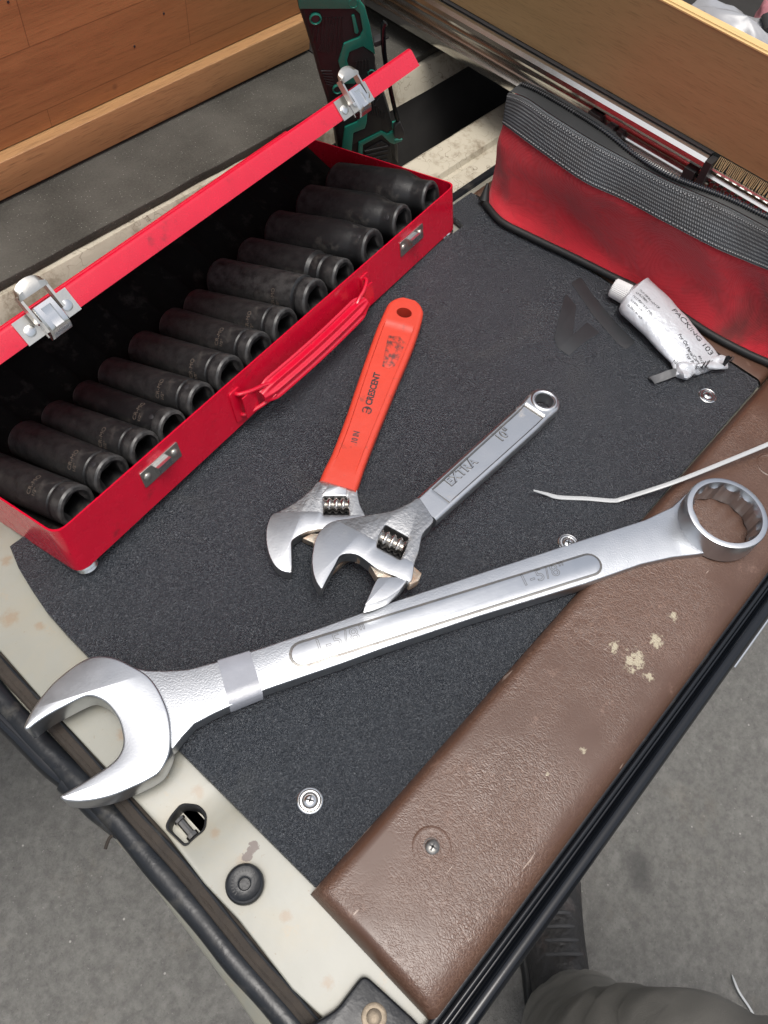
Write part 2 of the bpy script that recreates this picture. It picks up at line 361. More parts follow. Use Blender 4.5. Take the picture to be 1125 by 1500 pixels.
M['orange'] = simple('orange_dipped_grip', (.50, .045, .024), .38, var=.10, vscale=40, bscale=90, bdist=.35, dirt=(.16, .045, .03), dscale=75, dlo=.60, dhi=.74, spec=.5)
M['ink'] = simple('black_ink', (.02, .02, .022), .5)
M['ink_worn'] = simple('worn_black_ink', (.07, .03, .03), .6, var=.6, vscale=400)
M['smudge'] = simple('grey_smudge', (.50, .045, .024), .4, var=.08, vscale=40, dirt=(.10, .035, .03), dscale=170, dlo=.44, dhi=.58)
M['rubber'] = simple('black_rubber', (.009, .0105, .013), .34, spec=.35, var=.35, vscale=35, bscale=140, bdist=.35, dirt=(.05, .048, .043), dscale=45, dlo=.55, dhi=.72, rvar=.1)
M['gloss_black'] = simple('glossy_black_trim', (.004, .005, .007), .13, var=.2, bscale=60, bdist=.05, spec=.5)
M['groove'] = simple('dirty_seal', (.022, .016, .011), .8, var=.6, vscale=120, bscale=300, bdist=.6)
M['mark'] = simple('worn_emblem_mark', (.018, .019, .021), .42, var=.35, vscale=60, bscale=400, bdist=.1)
M['green'] = simple('green_housing', (.006, .15, .105), .36, var=.1, bscale=500, bdist=.06)
M['grip'] = simple('black_grip_rubber', (.013, .0135, .0135), .55, spec=.3, var=.3, bscale=500, bdist=.1)
M['tape'] = simple('clear_tape', (.25, .26, .29), .22, var=.1, vscale=150, bscale=160, bdist=.15, spec=.5)
M['tube'] = m_steel('white_painted_aluminium', (.50, .52, .55), .30, 110, 1.1)
t_ = M['tube'].node_tree.nodes['Principled BSDF']; t_.inputs['Metallic'].default_value = .25
M['cap'] = simple('white_cap', (.52, .52, .52), .5, var=.05)
M['nylon'] = simple('natural_nylon', (.36, .37, .375), .35, var=.04, bscale=200, bdist=.05)
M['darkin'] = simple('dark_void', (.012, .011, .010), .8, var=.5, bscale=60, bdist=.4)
M['bag_plastic'] = simple('clear_plastic_bag', (.26, .265, .28), .25, var=.12, vscale=20, bscale=30, bdist=1.5)
M['pink'] = simple('pink_cloth', (.50, .20, .23), .8, var=.2, bscale=200, bdist=.5)
M['brush'] = simple('brass_bristle', (.30, .22, .11), .6, var=.4, vscale=200)
M['thread'] = simple('grey_thread', (.28, .28, .28), .8)
M['trouser'] = simple('grey_work_cloth', (.18, .172, .155), .9, var=.3, vscale=14, bscale=900, bdist=.4)
M['shoe'] = simple('black_shoe', (.016, .015, .015), .6, var=.8, vscale=30, bscale=45, bdist=6, dirt=(.06, .045, .04), dscale=28, dlo=.55, dhi=.7)
M['lace'] = simple('dark_lace', (.04, .04, .042), .8, var=.3)
M['skin_paint'] = simple('vehicle_paint', (.40, .39, .32), .35, var=.08, coat=.4)
M['headlining'] = simple('headlining', (.10, .095, .085), .9, var=.2)

# ================================================================== GROUND
g = MB().grid([[(x, y, -700) for x in (-60000, -2000, 3000, 60000)] for y in (-60000, -2500, 2500, 60000)])
gr = g.build('ground', M['ground'], kind='structure')

# ================================================================== TAILGATE
tg = empty('open_tailgate', 'cream vehicle tailgate folded flat, carrying the tools on its black board and brown vinyl edge', 'tailgate', Frame((300, -90, -30), Vector((1, 0, 0))))
TGi = tg.matrix_world.inverted()
def tchild(o):
    o.matrix_parent_inverse = Matrix.Identity(4); o.parent = tg; o.data.transform(TGi); return o
def P2(L, z=0): return [at(x, y, z).xy for x, y in L]
BW = 5
# board outline
left = P2([(14, 800), (27, 832), (45, 862), (68, 896), (98, 930), (129, 962)])
board = [Vector((52, 318))] + left + P2([(262, 1099)]) + [Vector((42.5, 29.5)), Vector((44, 27.5)), Vector((556, 30)), Vector((560, 33)), Vector((561, 343)), Vector((524, 343)), Vector((520, 318))]
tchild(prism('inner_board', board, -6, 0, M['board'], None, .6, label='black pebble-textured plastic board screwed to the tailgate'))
# worn emblem marks on the board (thin raised residue)
zo = lambda L: [(680 + x*.3956, 120 + y*.3956) for x, y in L]
tchild(prism('emblem_mark', rnd_corner(P2(zo([(375, 785), (415, 830), (402, 938), (455, 890), (502, 930), (440, 968), (388, 1015), (345, 985), (333, 950), (350, 870)]), 0), 2), .005, .35, M['mark'], bev=.1))
tchild(prism('emblem_mark', rnd_corner(P2(zo([(395, 745), (432, 722), (480, 795), (560, 890), (635, 965), (600, 992), (568, 970), (480, 870)]), 0), 3), .005, .35, M['mark'], bev=.1))
# screws with ringed cup washers
def ringscrew(px, py, z, rw, mat_w, names=('screw_washer', 'screw')):
    c = at(px, py, z); T = lambda v: v + Vector((c.x, c.y, z))
    k = rw / 9.0
    w_ = MB().lathe([(9*k, 0), (9*k, .6), (8.3*k, 1.0), (7.7*k, .6), (7.3*k, .5), (6.6*k, 1.3), (5.8*k, 1.3), (5.2*k, .4), (4.8*k, .3)], 40, T).build(names[0], mat_w)
    dk = MB().lathe([(7.75*k, .62), (7.2*k, .62)], 40, T)
    tchild(w_)
    r = 4.3*k
    def sink(i, q, rr): return rr
    s = MB().lathe([(r, .3), (r, .9), (r*.8, 1.5), (r*.5, 1.8)], 32, T)
    so_ = tchild(s.build(names[1], mat_w))
    c_ = MB()
    for a in (.5, .5 + math.pi/2):
        R_ = Matrix.Rotation(a, 3, 'Z')
        c_.box(-r*.62, r*.62, -r*.14, r*.14, 1.55, 1.93, lambda v: T(R_ @ v))
    cr = c_.build('cross_recess', M['ink']); cr.data.transform(TGi); cr.parent = so_
    return w_
for (px, py) in ((454, 1173), (1036, 580), (832, 796)):
    ringscrew(px, py, 0, 7.4, M['shiny'])
    q = at(px, py, 0)
    tchild(MB().lathe([(6.4, .02), (6.35, .78)], 40, lambda v: v + q).build('washer_gap', M['ink']))
# brown vinyl trim, padded: profile across Y extruded along X
def pad(xs, prof_fn, name, mt, nx=40):
    rows = []
    for i in range(nx + 1):
        x = xs[0] + (xs[1] - xs[0]) * i / nx
        rows.append(prof_fn(x, i / nx))
    return rows
def trim_prof(x, t):
    e = min(1, min((x - 38.5), 2000) / 7.0); e = math.sqrt(max(0.0, 1 - (1 - max(0, e))**2))
    out = []
    for k in range(31):
        u = k / 30; y = 28.4 + (-60 - 28.4) * u
        a = min(u / .075, 1); b_ = min((1 - u) / .16, 1)
        h = 9.5 * math.sqrt(max(0, 1 - (1 - a)**2)) * math.sqrt(max(0, 1 - (1 - b_)**2)) if u > 0 else 0
        h += 1.2 * math.sin(u * math.pi)
        h += .5 * noise.noise(Vector((x*.012, y*.03, 0)))
        out.append(Vector((x, y, -6 + (6 + h) * e)))
    return out
xs_ = [38.5, 38.8, 39.5, 40.5, 42, 44, 46] + [50 + i*10 for i in range(106)]
g = MB().grid([trim_prof(x, 0) for x in xs_])
trim = tchild(g.build('vinyl_trim', M['vinyl'], ang=60, label='creased brown vinyl edge padding with a dried cream paint blot'))
# side vinyl on the far end of the board
def side_prof(y):
    out = []
    for k in range(21):
        u = k / 20; x = 562 + 120 * u; a = min(u / .06, 1); h = 1.5 * math.sqrt(max(0, 1 - (1 - a)**2)); e = min(1, (343 - y) / 6, (y - 29) / 6); e = math.sqrt(max(0, 1 - (1 - max(e, 0))**2))
        out.append(Vector((x, y, -6 + (6 + h) * e)))
    return out
g = MB().grid([side_prof(y) for y in [343, 342, 340, 337, 333] + [320 - i*15 for i in range(19)] + [42, 38, 35, 32, 30, 29]])
tchild(g.build('vinyl_trim', M['vinyl'], ang=60, label='brown vinyl panel at the far end beside the red pouch'))
# trim screw
c = at(633, 1241, 10)
tchild(MB().lathe([(12, -2), (12, -.2), (11, .5), (9, .6), (7, .1), (5.5, -.3), (5.2, -.4)], 40, lambda v: v + c).build('trim_button', M['vinyl']))
tchild(MB().lathe([(5.6, -.3), (5.6, .2), (4.6, .5), (4.4, .2), (4.0, .2), (4.0, 1.4), (2.8, 2.2), (1, 2.4)], 32, lambda v: v + c).build('trim_screw', M['darksteel']))
cb_ = MB()
for a in (.2, .2 + math.pi/2):
    R_ = Matrix.Rotation(a, 3, 'Z'); cb_.box(-2.4, 2.4, -.5, .5, 2.05, 2.48, lambda v: R_ @ v + c)
tchild(cb_.build('cross_recess', M['ink']))
# hole in the trim, right
c = at(1127, 682, 10)
tchild(MB().lathe([(11, -2), (11, .2), (9.5, .9), (8, .4), (7.6, -6)], 36, lambda v: v + c).build('trim_eyelet', M['vinyl']))
tchild(MB().lathe([(7.6, -1), (7.4, 0), (5, .2)], 24, lambda v: v + c).build('eyelet_metal', M['zinc']))
# cream metal frame with latch hole
inn = P2([(0, 953), (59, 1021), (150, 1119), (190, 1163), (244, 1222), (299, 1294), (349, 1347), (428, 1449), (478, 1496)], -8)
frame = [Vector((-60, 420)), Vector((-14, 330))] + inn + [Vector((2, -66)), Vector((1150, -66)), Vector((1150, 345)), Vector((300, 345)), Vector((100, 345)), Vector((60, 345)), Vector((55, 420))]
hc = P2([(266, 1178), (290, 1180), (302, 1193), (300, 1215), (283, 1228), (272, 1240), (243, 1212), (250, 1197)], -8)
tchild(prism('metal_frame', rnd_corner(frame, 0), -12.5, -8, M['cream'], bev=1.2, holes=[rnd_corner(hc, 3)]))
hcen = sum((Vector(p) for p in hc), Vector((0, 0))) / len(hc)
ring = rnd_corner(hc, 3)
def loopwall(poly, zs, mb, sc=None):
    cc = sum((Vector(p) for p in poly), Vector((0, 0))) / len(poly)
    rows = []
    for i, z in enumerate(zs):
        k = sc[i] if sc else 1
        rows.append([Vector(((p[0]-cc.x)*k + cc.x, (p[1]-cc.y)*k + cc.y, z)) for p in poly])
    mb.grid(rows, True)
mb = MB(); loopwall(ring, [-7.6, -6.9, -7.6, -12, -34, -34], mb, [1.07, 1.0, .94, .90, .84, .01])
tchild(mb.build('latch_recess', M['black_plastic']))
tchild(MB().box(-3, 3, -9, 9, -33, -20, lambda v: v + Vector((at(288, 1200, -20).x, at(288, 1200, -20).y, 0))).build('latch_stop', M['black_plastic']))
c = at(272, 1213, -14)
q1 = at(262, 1200, -14); q2 = at(284, 1226, -14)
mb = MB().tube([q1, q1.lerp(q2, .12), q1.lerp(q2, .15), q1.lerp(q2, .8), q1.lerp(q2, .83), q2], [3.4, 3.4, 2.3, 2.3, 3.6, 3.6], 8)
tchild(mb.build('latch_catch', M['darksteel']))
# pressed step around the frame (shallow raised plate)
st = P2([(395, 1372), (452, 1345), (530, 1440), (500, 1478), (474, 1470)], -7.4)
# rubber bumper
c = at(358, 1294, 0)
prof = [(11.8, -8), (12.2, -5), (12.0, -1.5), (11.3, -.3), (10.2, .1), (9.4, -.2), (5.0, -.9), (4.2, -.8), (3.6, -1.2), (3.4, -4)]
bmp = tchild(MB().lathe(prof, 48, lambda v: Vector((v.x*.87 + c.x, v.y*.87 + c.y, v.z))).build('rubber_bumper', M['rubber']))
mb = MB()
for k in range(14):
    a = k / 14 * math.pi * 1.1; R_ = Matrix.Rotation(a, 3, 'Z'); mb.box(5.8, 7.4, -.22, .22, -.7, -.2, lambda v: R_ @ v + Vector((c.x, c.y, 0)))
mb.build('moulded_mark', M['black_plastic']).parent = bmp
bpy.data.objects['moulded_mark'].data.transform(TGi)
# rust stains on the frame: thin flakes of corrosion
def flake(px, py, r, z, mt, seed, sx=1.0, rot=0.0):
    c = at(px, py, z); rr = random.Random(seed); pts = []
    for k in range(26):
        a = k / 26 * 2 * math.pi; q = r * (.55 + .6 * rr.random()); v = Matrix.Rotation(rot, 2) @ Vector((q*math.cos(a)*sx, q*math.sin(a))); pts.append((c.x + v.x, c.y + v.y))
    return tchild(prism('rust_stain', pts, z + .004, z + .12, mt, bev=.02))
M['rust'] = simple('rust_flake', (.20, .105, .055), .9, var=.6, vscale=300, bscale=500, bdist=.4)
M['rustp'] = simple('pale_rust', (.34, .25, .15), .8, var=.35, vscale=200, bscale=500, bdist=.2)
# weather seal down the side: inner dirty groove, fat rubber tube, outer cream lip
def path(L, z, sub=8): return [Vector((p.x, p.y, z)) for p in crom([at(x, y, z) for x, y in L], sub, False)]
gro = path([(-40, 925), (30, 1003), (90, 1068), (150, 1135), (205, 1200), (262, 1262), (318, 1330), (372, 1397), (430, 1462), (470, 1510)], -14)
tchild(MB().tube(gro, 6.0, 10, .5, (0, 0, 1)).build('seal_groove', M['groove']))
tchild(MB().tube([p + Vector((2.2, 2.2, 2.6)) for p in gro], [.9 + .5*noise.noise(Vector((i*.3, 0, 0))) for i in range(len(gro))], 8).build('seal_bead', M['rubber']))
tchild(MB().tube([p + Vector((-2.4, -2.4, 2.2)) for p in gro], [.7 + .5*noise.noise(Vector((i*.4, 5, 0))) for i in range(len(gro))], 8).build('seal_bead', M['groove']))
sea = path([(-60, 950), (-10, 1010), (45, 1072), (100, 1130), (160, 1188), (225, 1265), (290, 1340), (345, 1408), (400, 1468), (440, 1515)], -17)
rs = [6.9 + .9 * noise.noise(Vector((i*.13, 0, 0))) for i in range(len(sea))]
tchild(MB().tube(sea, rs, 16, .75, (0, 0, 1)).build('weather_seal', M['rubber'], label='thick black rubber seal with a crimp and dust specks'))
# outer skin lip
lo_ = path([(-60, 985), (0, 1045), (60, 1105), (120, 1175), (200, 1268), (270, 1360), (330, 1440), (372, 1500), (420, 1570)], -30)
li_ = path([(-60, 940), (0, 1005), (60, 1078), (120, 1150), (200, 1240), (270, 1330), (330, 1410), (380, 1478), (430, 1540)], -24)
rows = []
for a, b_ in zip(lo_, li_):
    rows.append([a + Vector((0, 0, -50)), a + Vector((0, 0, -3)), a + Vector((1, 0, 0)), b_, b_ + Vector((6, 0, -12)), b_ + Vector((6, 0, -50))])
tchild(MB().grid(rows, True).build('outer_skin', M['cream']))
mold = path([(-80, 955), (-10, 1038), (35, 1084), (70, 1120), (97, 1142)], -20)
tchild(MB().tube(mold, 6.0, 14, 1, (0, 0, 1)).build('edge_molding', M['gloss_black']))
mold2 = path([(98, 1143), (118, 1160), (140, 1186), (160, 1208), (174, 1226)], -21)
tchild(MB().tube(mold2, [7.2, 7, 6, 4, 1.5], 14, 1, (0, 0, 1)).build('edge_molding', M['rubber'])) if len(mold2) == 5 else tchild(MB().tube(mold2, [7.4 - 5.6*(i/(len(mold2)-1))**2 for i in range(len(mold2))], 14, 1, (0, 0, 1)).build('edge_molding', M['rubber']))
cl = path([(168, 1222), (160, 1228), (154, 1244)], -20, 3)
tchild(MB().tube(cl, 1.0, 8).build('torn_clip', M['groove']))
c0, c1 = at(22, 1050, -18), at(34, 1062, -18)
fr_ = Frame(c0, c1 - c0)
mb = MB()
for bx in ((0, 12, 0, 1.6), (0, 12, 5.6, 7.2), (0, 1.8, 1.6, 5.6), (10.2, 12, 1.6, 5.6)): mb.box(bx[0], bx[1], bx[2]-4, bx[3]-4, -1, 2.5, fr_.to)
tchild(mb.build('seal_clip', M['groove']))
# corner bracket, bottom
zb = lambda L: [(x*.498, 1100 + y*.4975) for x, y in L]
bk = P2(zb([(1070, 655), (1110, 690), (1230, 800), (1330, 930), (1100, 1000), (930, 900), (870, 830), (950, 785), (990, 760)]), 0)
tchild(prism('corner_bracket', rnd_corner(bk, 5), -12, 0, M['rubber'], bev=2.2, label='black rubber corner cap held by a screw'))
c = at(548, 1490, 0)
cw = tchild(MB().lathe([(6.6, -.5), (6.6, .3), (6.0, .6), (4.2, .4), (3.9, .4), (3.8, 1.4), (2.4, 2.0), (1, 2.1)], 36, lambda v: v + c).build('bracket_screw', M['dirtysteel']))
# outer long edge: vinyl tuck, black rail, bright strip
for (y, z, r, ry, mt_, nm) in ((-60.0, -3, 2.2, 1, 'rubber', 'vinyl_tuck'), (-64.0, -3, 2.0, 1.6, 'gloss_black', 'edge_rail'), (-67.2, -8, 1.6, 1.3, 'gloss_black', 'edge_rail'), (-73.5, -8, 5.2, 1, 'gloss_black', 'edge_rail'), (-79.6, -12, 1.7, 1.5, 'shiny', 'bright_strip')):
    x0 = 8 if y > -70 else (2 if y > -76 else 330)
    tchild(MB().tube([(x0 + (1150 - x0) * i / 40, y, z) for i in range(41)], r, 18, ry, (0, 0, 1)).build(nm, M[mt_]))
tchild(MB().box(-12, 1150, -76, 335, -60, -20).build('tailgate_body', M['skin_paint']))

# ================================================================== VEHICLE BODY (sill, floor mat, sides and roof added for shade)
vb = empty('vehicle_body', 'open rear end of the cream vehicle with worn painted sill and grey floor mat', 'vehicle', Frame((300, 700, -100), Vector((1, 0, 0))))
VBi = vb.matrix_world.inverted()
def vchild(o): o.parent = vb; o.data.transform(VBi); return o
def extr(prof, x0, x1, name, mt, n=60, wob=0, ang=40):
    rows = []
    for i in range(n + 1):
        x = x0 + (x1 - x0) * i / n
        rows.append([Vector((x, y + wob*noise.noise(Vector((x*.02, y*.1, 3))), z + wob*noise.noise(Vector((x*.02, y*.1, 9))))) for y, z in prof])
    return vchild(MB().grid(rows).build(name, mt, ang=ang))
extr([(343.5, -60), (344, -7), (347, -5.5), (350, -7), (352, -20)], 515, 1150, 'seal_lip', M['cream'])
extr([(352, -60), (353, -16), (357, -12), (363, -13), (366, -20), (368, -45)], 515, 1150, 'rubber_seal', M['rubber'])
extr([(368, -90), (369, -42), (374, -38), (398, -38), (401, -42), (405, -42), (408, -37), (440, -36), (446, -42), (448, -70), (449, -110)], -300, 1150, 'outer_sill', M['sill'], wob=.8)
extr([(449, -110), (480, -108), (487, -98), (498, -64), (505.5, -53), (508.2, -32)], -300, 1150, 'sill_channel', M['darkin'])  # trough and lower riser coloured near-black, shade painted in
extr([(508, -32), (510, -27), (514, -15), (518, -8), (526, -9), (560, -10)], -300, 1150, 'inner_sill', M['sill'], wob=1.0)
matp = [Vector((x, 523 + 1.6*noise.noise(Vector((x*.03, 0, 0))))) for x in range(-300, 1151, 10)] 
mp_ = matp + [Vector((1150, 900)), Vector((-300, 900))]
vchild(prism('floor_mat', mp_, -8, 0, M['carpet'], bev=1))
vchild(MB().box(-330, 1180, 449, 2400, -260, -112).build('floor_pan', M['skin_paint']))
vchild(MB().box(604, 690, 566, 1380, .2, 1.6).build('shade_floor_sheet', M['darkin']))  # black sheet laid in the drawer opening to paint its shade
vchild(prism('unseen_roof', [(-420, 790), (1330, 790), (1330, 2400), (-420, 2400)], 960, 985, M['skin_paint'], bev=8))  # unseen, added to darken reflections and the vehicle interior
vchild(MB().box(-400, 1310, 805, 2390, 948, 958).build('headlining', M['headlining']))
for x0_, x1_ in ((-400, -345), (1255, 1310)):
    vchild(MB().box(x0_, x1_, 560, 2390, -100, 947).build('unseen_side_wall', M['skin_paint']))  # unseen walls, added along with the top to shade the interior
vchild(MB().box(-344, 1254, 2350, 2390, -100, 947).build('bulkhead', M['headlining']))
# ================================================================== WOODEN CABINET
wc = empty('wooden_cabinet', 'orange-brown pine storage cabinet standing on the grey mat', 'cabinet', Frame((150, 620, 0), Vector((1, 0, 0))))
WCi = wc.matrix_world.inverted()
def wchild(o): o.parent = wc; o.data.transform(WCi); return o
wchild(MB().box(-290, 602, 612, 628, 36, 420).build('front_panel', M['wood_red']))
mb = MB(); 
wchild(prism('base_strip', [(-292, 600), (603, 600), (603, 618), (-292, 618)], 3, 35, M['wood_trim'], bev=1.2))
wchild(MB().box(587, 602, 628.5, 1400, 2, 420).build('side_panel', M['wood_trim']))
wchild(MB().box(-290, 1100, 612, 1400, 420.5, 434).build('top_panel', M['wood_trim']))
wchild(MB().box(-290, 1100, 1401, 1412, 2, 420).build('back_panel', M['darkin']))
wchild(MB().box(-306, -291, 612, 1400, 2, 420).build('side_panel', M['wood_trim']))
def small(x, z): return wchild(MB().lathe([(1.1, -1), (1.0, .3), (.3, .35)], 10, lambda v: Vector((x + v.x, 611.8 - v.z, z + v.y))).build('nail_head', M['ink']))
F_ = Frame((0, 611.8, 0), Vector((1, 0, 0)), Vector((0, -1, 0)))
for (px, py) in ((12, 3), (220, 127), (240, 20), (197, 68)):
    p = F_.to(F_.hit(px, py, 0)); small(p.x, p.z)

# ================================================================== DRAWER WITH SLIDE
XD = 700
dr = empty('plywood_drawer', 'pale birch plywood drawer pulled out on a metal slide behind the red pouch', 'drawer', Frame((XD, 300, 60), Vector((1, 0, 0))))
DRi = dr.matrix_world.inverted()
def dchild(o): o.parent = dr; o.data.transform(DRi); return o
dchild(MB().box(XD, XD+6, -140, 640, 63, 150).build('side_panel', M['ply']))
dchild(MB().box(XD-.4, XD+1.6, -140, 640, 150.1, 151.2).build('edge_ply', M['ply_edge']))
dchild(MB().box(XD+1.7, XD+4.0, -140, 640, 150.1, 150.9).build('edge_ply', M['ply_edge_dark']))
dchild(MB().box(XD+4.1, XD+13, -140, 640, 62, 151.4).build('edge_ply', M['ply_edge']))
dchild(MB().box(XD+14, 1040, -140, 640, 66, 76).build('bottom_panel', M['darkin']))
dchild(MB().box(1041, 1054, -140, 640, 63, 150).build('side_panel', M['ply']))
dchild(MB().box(XD-.2, 1054, -156, -141, 63, 150).build('front_panel', M['ply']))
dchild(MB().box(XD, 1054, 641, 655, 63, 150).build('back_panel', M['ply']))
# slide: cabinet member (fat profiled rail to Y=300) and thinner drawer member beyond
def yext(prof, y0, y1, name, mt, n=20, ang=30):
    return dchild(MB().grid([[Vector((x, y0 + (y1-y0)*i/n, z)) for x, z in prof] for i in range(n+1)], True).build(name, mt, ang=ang))
M['rail'] = m_steel('zinc_rail', (.62, .615, .59), .2, 200, .02, (.30, .26, .20), slo=.70, shi=.85)
ye = F2 = None
Fd = Frame((XD-2, 0, 0), Vector((0, 1, 0)), Vector((-1, 0, 0)))     # plane x = XD-2, local x = world y
ye = Fd.hit(1040, 232, 0).x
yext([(XD, 61), (XD-3, 61.5), (XD-9, 60), (XD-12, 57), (XD-12.5, 53), (XD-11, 50), (XD-8, 49), (XD-3, 48.5), (XD-2, 46), (XD-2, 34), (XD-3, 33), (XD-8, 32), (XD-12, 29), (XD-12.5, 25), (XD-11, 20), (XD-5, 18), (XD, 18)], ye, 1300, 'slide_rail', M['rail'])
yext([(XD, 62.3), (XD-4.5, 62.3), (XD-4.5, 61.7), (XD, 61.7)], ye, 1300, 'slide_shadow_gap', M['ink'])
yext([(XD-2.1, 44), (XD-5, 44), (XD-5.5, 42), (XD-5, 40), (XD-2.1, 40)], ye - 2, 1300, 'slide_channel', M['rail'])
yext([(XD, 46), (XD-3, 45.5), (XD-5.5, 43), (XD-5.8, 40), (XD-4, 38), (XD-3.5, 30), (XD-5, 28), (XD-8, 27), (XD-8, 22), (XD-5, 20), (XD, 20)], -160, ye - .5, 'slide_member', M['rail'])
yext([(XD-6.0, 50), (XD-7.4, 50.5), (XD-8, 52), (XD-7.4, 53.3), (XD-6.0, 53.5)], -160, ye - .5, 'slide_wire', M['rail'])
mb = MB().box(XD-14, XD-1, ye-7, ye-.6, 22, 60)
dchild(mb.build('end_stop', M['black_plastic']))
for (px, py, a, b2, c2, d2) in ((1006, 262, 11, 9, 24, 45), (872, 168, 14, 5, 26, 44), (892, 190, 8, 7, 25, 40), (905, 200, 6, 2, 25, 40)):
    y_ = Fd.hit(px, py, 8).x
    dchild(MB().box(XD-9-b2*.5, XD-2.3, y_-a/2, y_+a/2, c2, d2).build('slide_clip', M['black_plastic']))
y_ = Fd.hit(1022, 268, 8).x
dchild(MB().box(XD-8, XD-5.2, y_-8, y_+5, 24, 38).build('slide_plate', M['zinc']))
dchild(MB().lathe([(3, 0), (3, .8), (1.5, 1.0)], 20, lambda v: Vector((XD-8-v.z, y_-2+v.x, 32+v.y))).build('slide_rivet', M['rusty']))
# ball cage (striped) and bristle strip above it
mb = MB()
for k in range(9): mb.box(XD-10, XD-6.1, ye-16-k*8.0, ye-12-k*8.0, 30, 43)
dchild(mb.build('ball_cage', M['shiny'], kind='stuff'))
mb = MB()
for k in range(120):
    y = ye - 8 - k*1.6; h = 8.5 + 1.5*rnd.random(); dx = rnd.uniform(-1, 1)
    mb.tube([(XD-1, y, 62.5), (XD-5+dx, y+rnd.uniform(-1, 1), 62.5-h)], .5, 5)
dchild(mb.build('bristle_strip', M['brush'], kind='stuff'))
# contents of the drawer
q = at(1050, 30, 105)
def blob(name, c, rx, ry, rz, mt, label, cat, seed, amp=.25, crease=1.0):
    rows = []
    for i in range(25):
        th = math.pi * i / 24
        row = []
        for j in range(48):
            ph = 2*math.pi*j/48; d = Vector((math.sin(th)*math.cos(ph), math.sin(th)*math.sin(ph), math.cos(th)))
            k = 1 + amp * noise.ridged_multi_fractal(d*1.6 + Vector((seed, 0, 0)), .8, 2.0, 4, .9, 2.0) * .5 * crease + amp * noise.noise(d*2.3 + Vector((0, seed, 0)))
            row.append(Vector((d.x*rx*k, d.y*ry*k, max(d.z*rz*k, -rz*.9))))
        rows.append(row)
    o = MB().grid(rows, True).build(name, mt, ang=25, label=label, cat=cat); o.location = Vector(c)*S; return o
blob('plastic_bag', (768, 235, 104), 36, 66, 27, M['bag_plastic'], 'crumpled clear plastic bag lying in the plywood drawer', 'plastic bag', 3)
blob('folded_cloth', (856, 222, 108), 30, 30, 26, M['pink'], 'pink cloth lying in the drawer behind the plastic bag', 'cloth', 8, .12)
mb = MB(); c = at(1118, 45, 128)
nut = MB().lathe([(13, 0), (14, 1.5), (14, 11), (13, 12.5), (8, 12.5), (8, 2)], 6)
o = nut.build('hex_cap', M['black_plastic'], label='black six-sided cap among the plastic in the drawer', cat='cap'); o.location = c * S; o.rotation_euler = (.9, .5, .3)

# ================================================================== SOCKET BOX
RB = Matrix(((0.99145114, -0.1303032, -0.00676142), (0.12848348, 0.96595288, 0.22455965), (-0.02272963, -0.22350865, 0.97443689)))
BX = Frame((67.53, 263.78, 10.6), Vector((1, 0, 0))); BX.R = RB
L, Hh, D = 450.0, 40.0, 186.0; ZH = 47
sb = empty('socket_box', 'red sheet-metal socket case propped open on the black board, lid half raised', 'tool case', BX)
wth = 1.2
fl = -1.0
plan = lambda k: rnd_corner([(-k, -k), (L + k, -k), (L + k, D + k), (-k, D + k)], 9, 6)
def wallring(z0f, z1f, k_out=0, k_in=-wth):
    o_ = plan(k_out); i_ = plan(k_in); mb = MB()
    rows = [[Vector((p.x, p.y, z0f(p))) for p in i_], [Vector((p.x, p.y, z1f(p))) for p in i_], [Vector((p.x, p.y, z1f(p))) for p in o_], [Vector((p.x, p.y, z0f(p))) for p in o_]]
    mb.grid(rows, True); return mb
topz = lambda p: Hh + (ZH - Hh) * max(0, min(1, p.y / D))
mb = wallring(lambda p: 0, topz); mb.add([Vector((p.x, p.y, .6)) for p in plan(-wth/2)], [tuple(range(len(plan(0))))])
mb.add([Vector((p.x, p.y, 0)) for p in plan(0)], [tuple(range(len(plan(0))))[::-1]])
mb.build('tray', M['red'], sb, 40)
# feet
for (x, y, h) in ((9, 7, 9.5), (L-9, 7, 8)):
    MB().lathe([(4, 0), (6.8, -.6), (7.6, -2.2), (6.6, -3.6), (7.4, -5.2), (6.5, -h*.72), (5, -h*.8)], 28, lambda v: Vector((x + v.x, y + v.y, v.z))).build('foot', M['shiny'], sb)
# insert with troughs
xsS = [27, 57, 86, 111, 140, 170, 201, 231.5, 268, 303, 343, 385, 428]
rad = [14, 14, 13, 12, 13.5, 14.5, 14.5, 15, 17, 16.5, 19, 20, 20.3]
mr = [14, 14, 13, 12.6, 13.5, 14.5, 14.5, 15, 16, 14.5, 16, 15, 14.5]     # outer radius at the front end
dv = Vector((-.061, .993, -.100)).normalized()
rows = []
for y in [2 + i * 9 for i in range(20)] + [183.5]:
    row = []
    for i in range(226):
        x = 2 + (L - 4) * i / 225
        best = min(range(13), key=lambda k: abs(x - (xsS[k] + dv.x * y)) - rad[k]); d = abs(x - (xsS[best] + dv.x * y)); r = rad[best] + .6
        z = 12.5 - .1 * min(y, 110) + 34 * max(0, min(1, (y - 112)/60))**1.2  # black back raised over the red wall to darken the case interior
        z += (r - math.sqrt(max(0, r*r - min(d, r*.92)**2))) * (1 if 8 < y < 120 else .6)
        row.append(Vector((x, y, max(z, 1.2))))
    rows.append(row)
MB().grid(rows).build('insert', M['insert'], sb, 50)
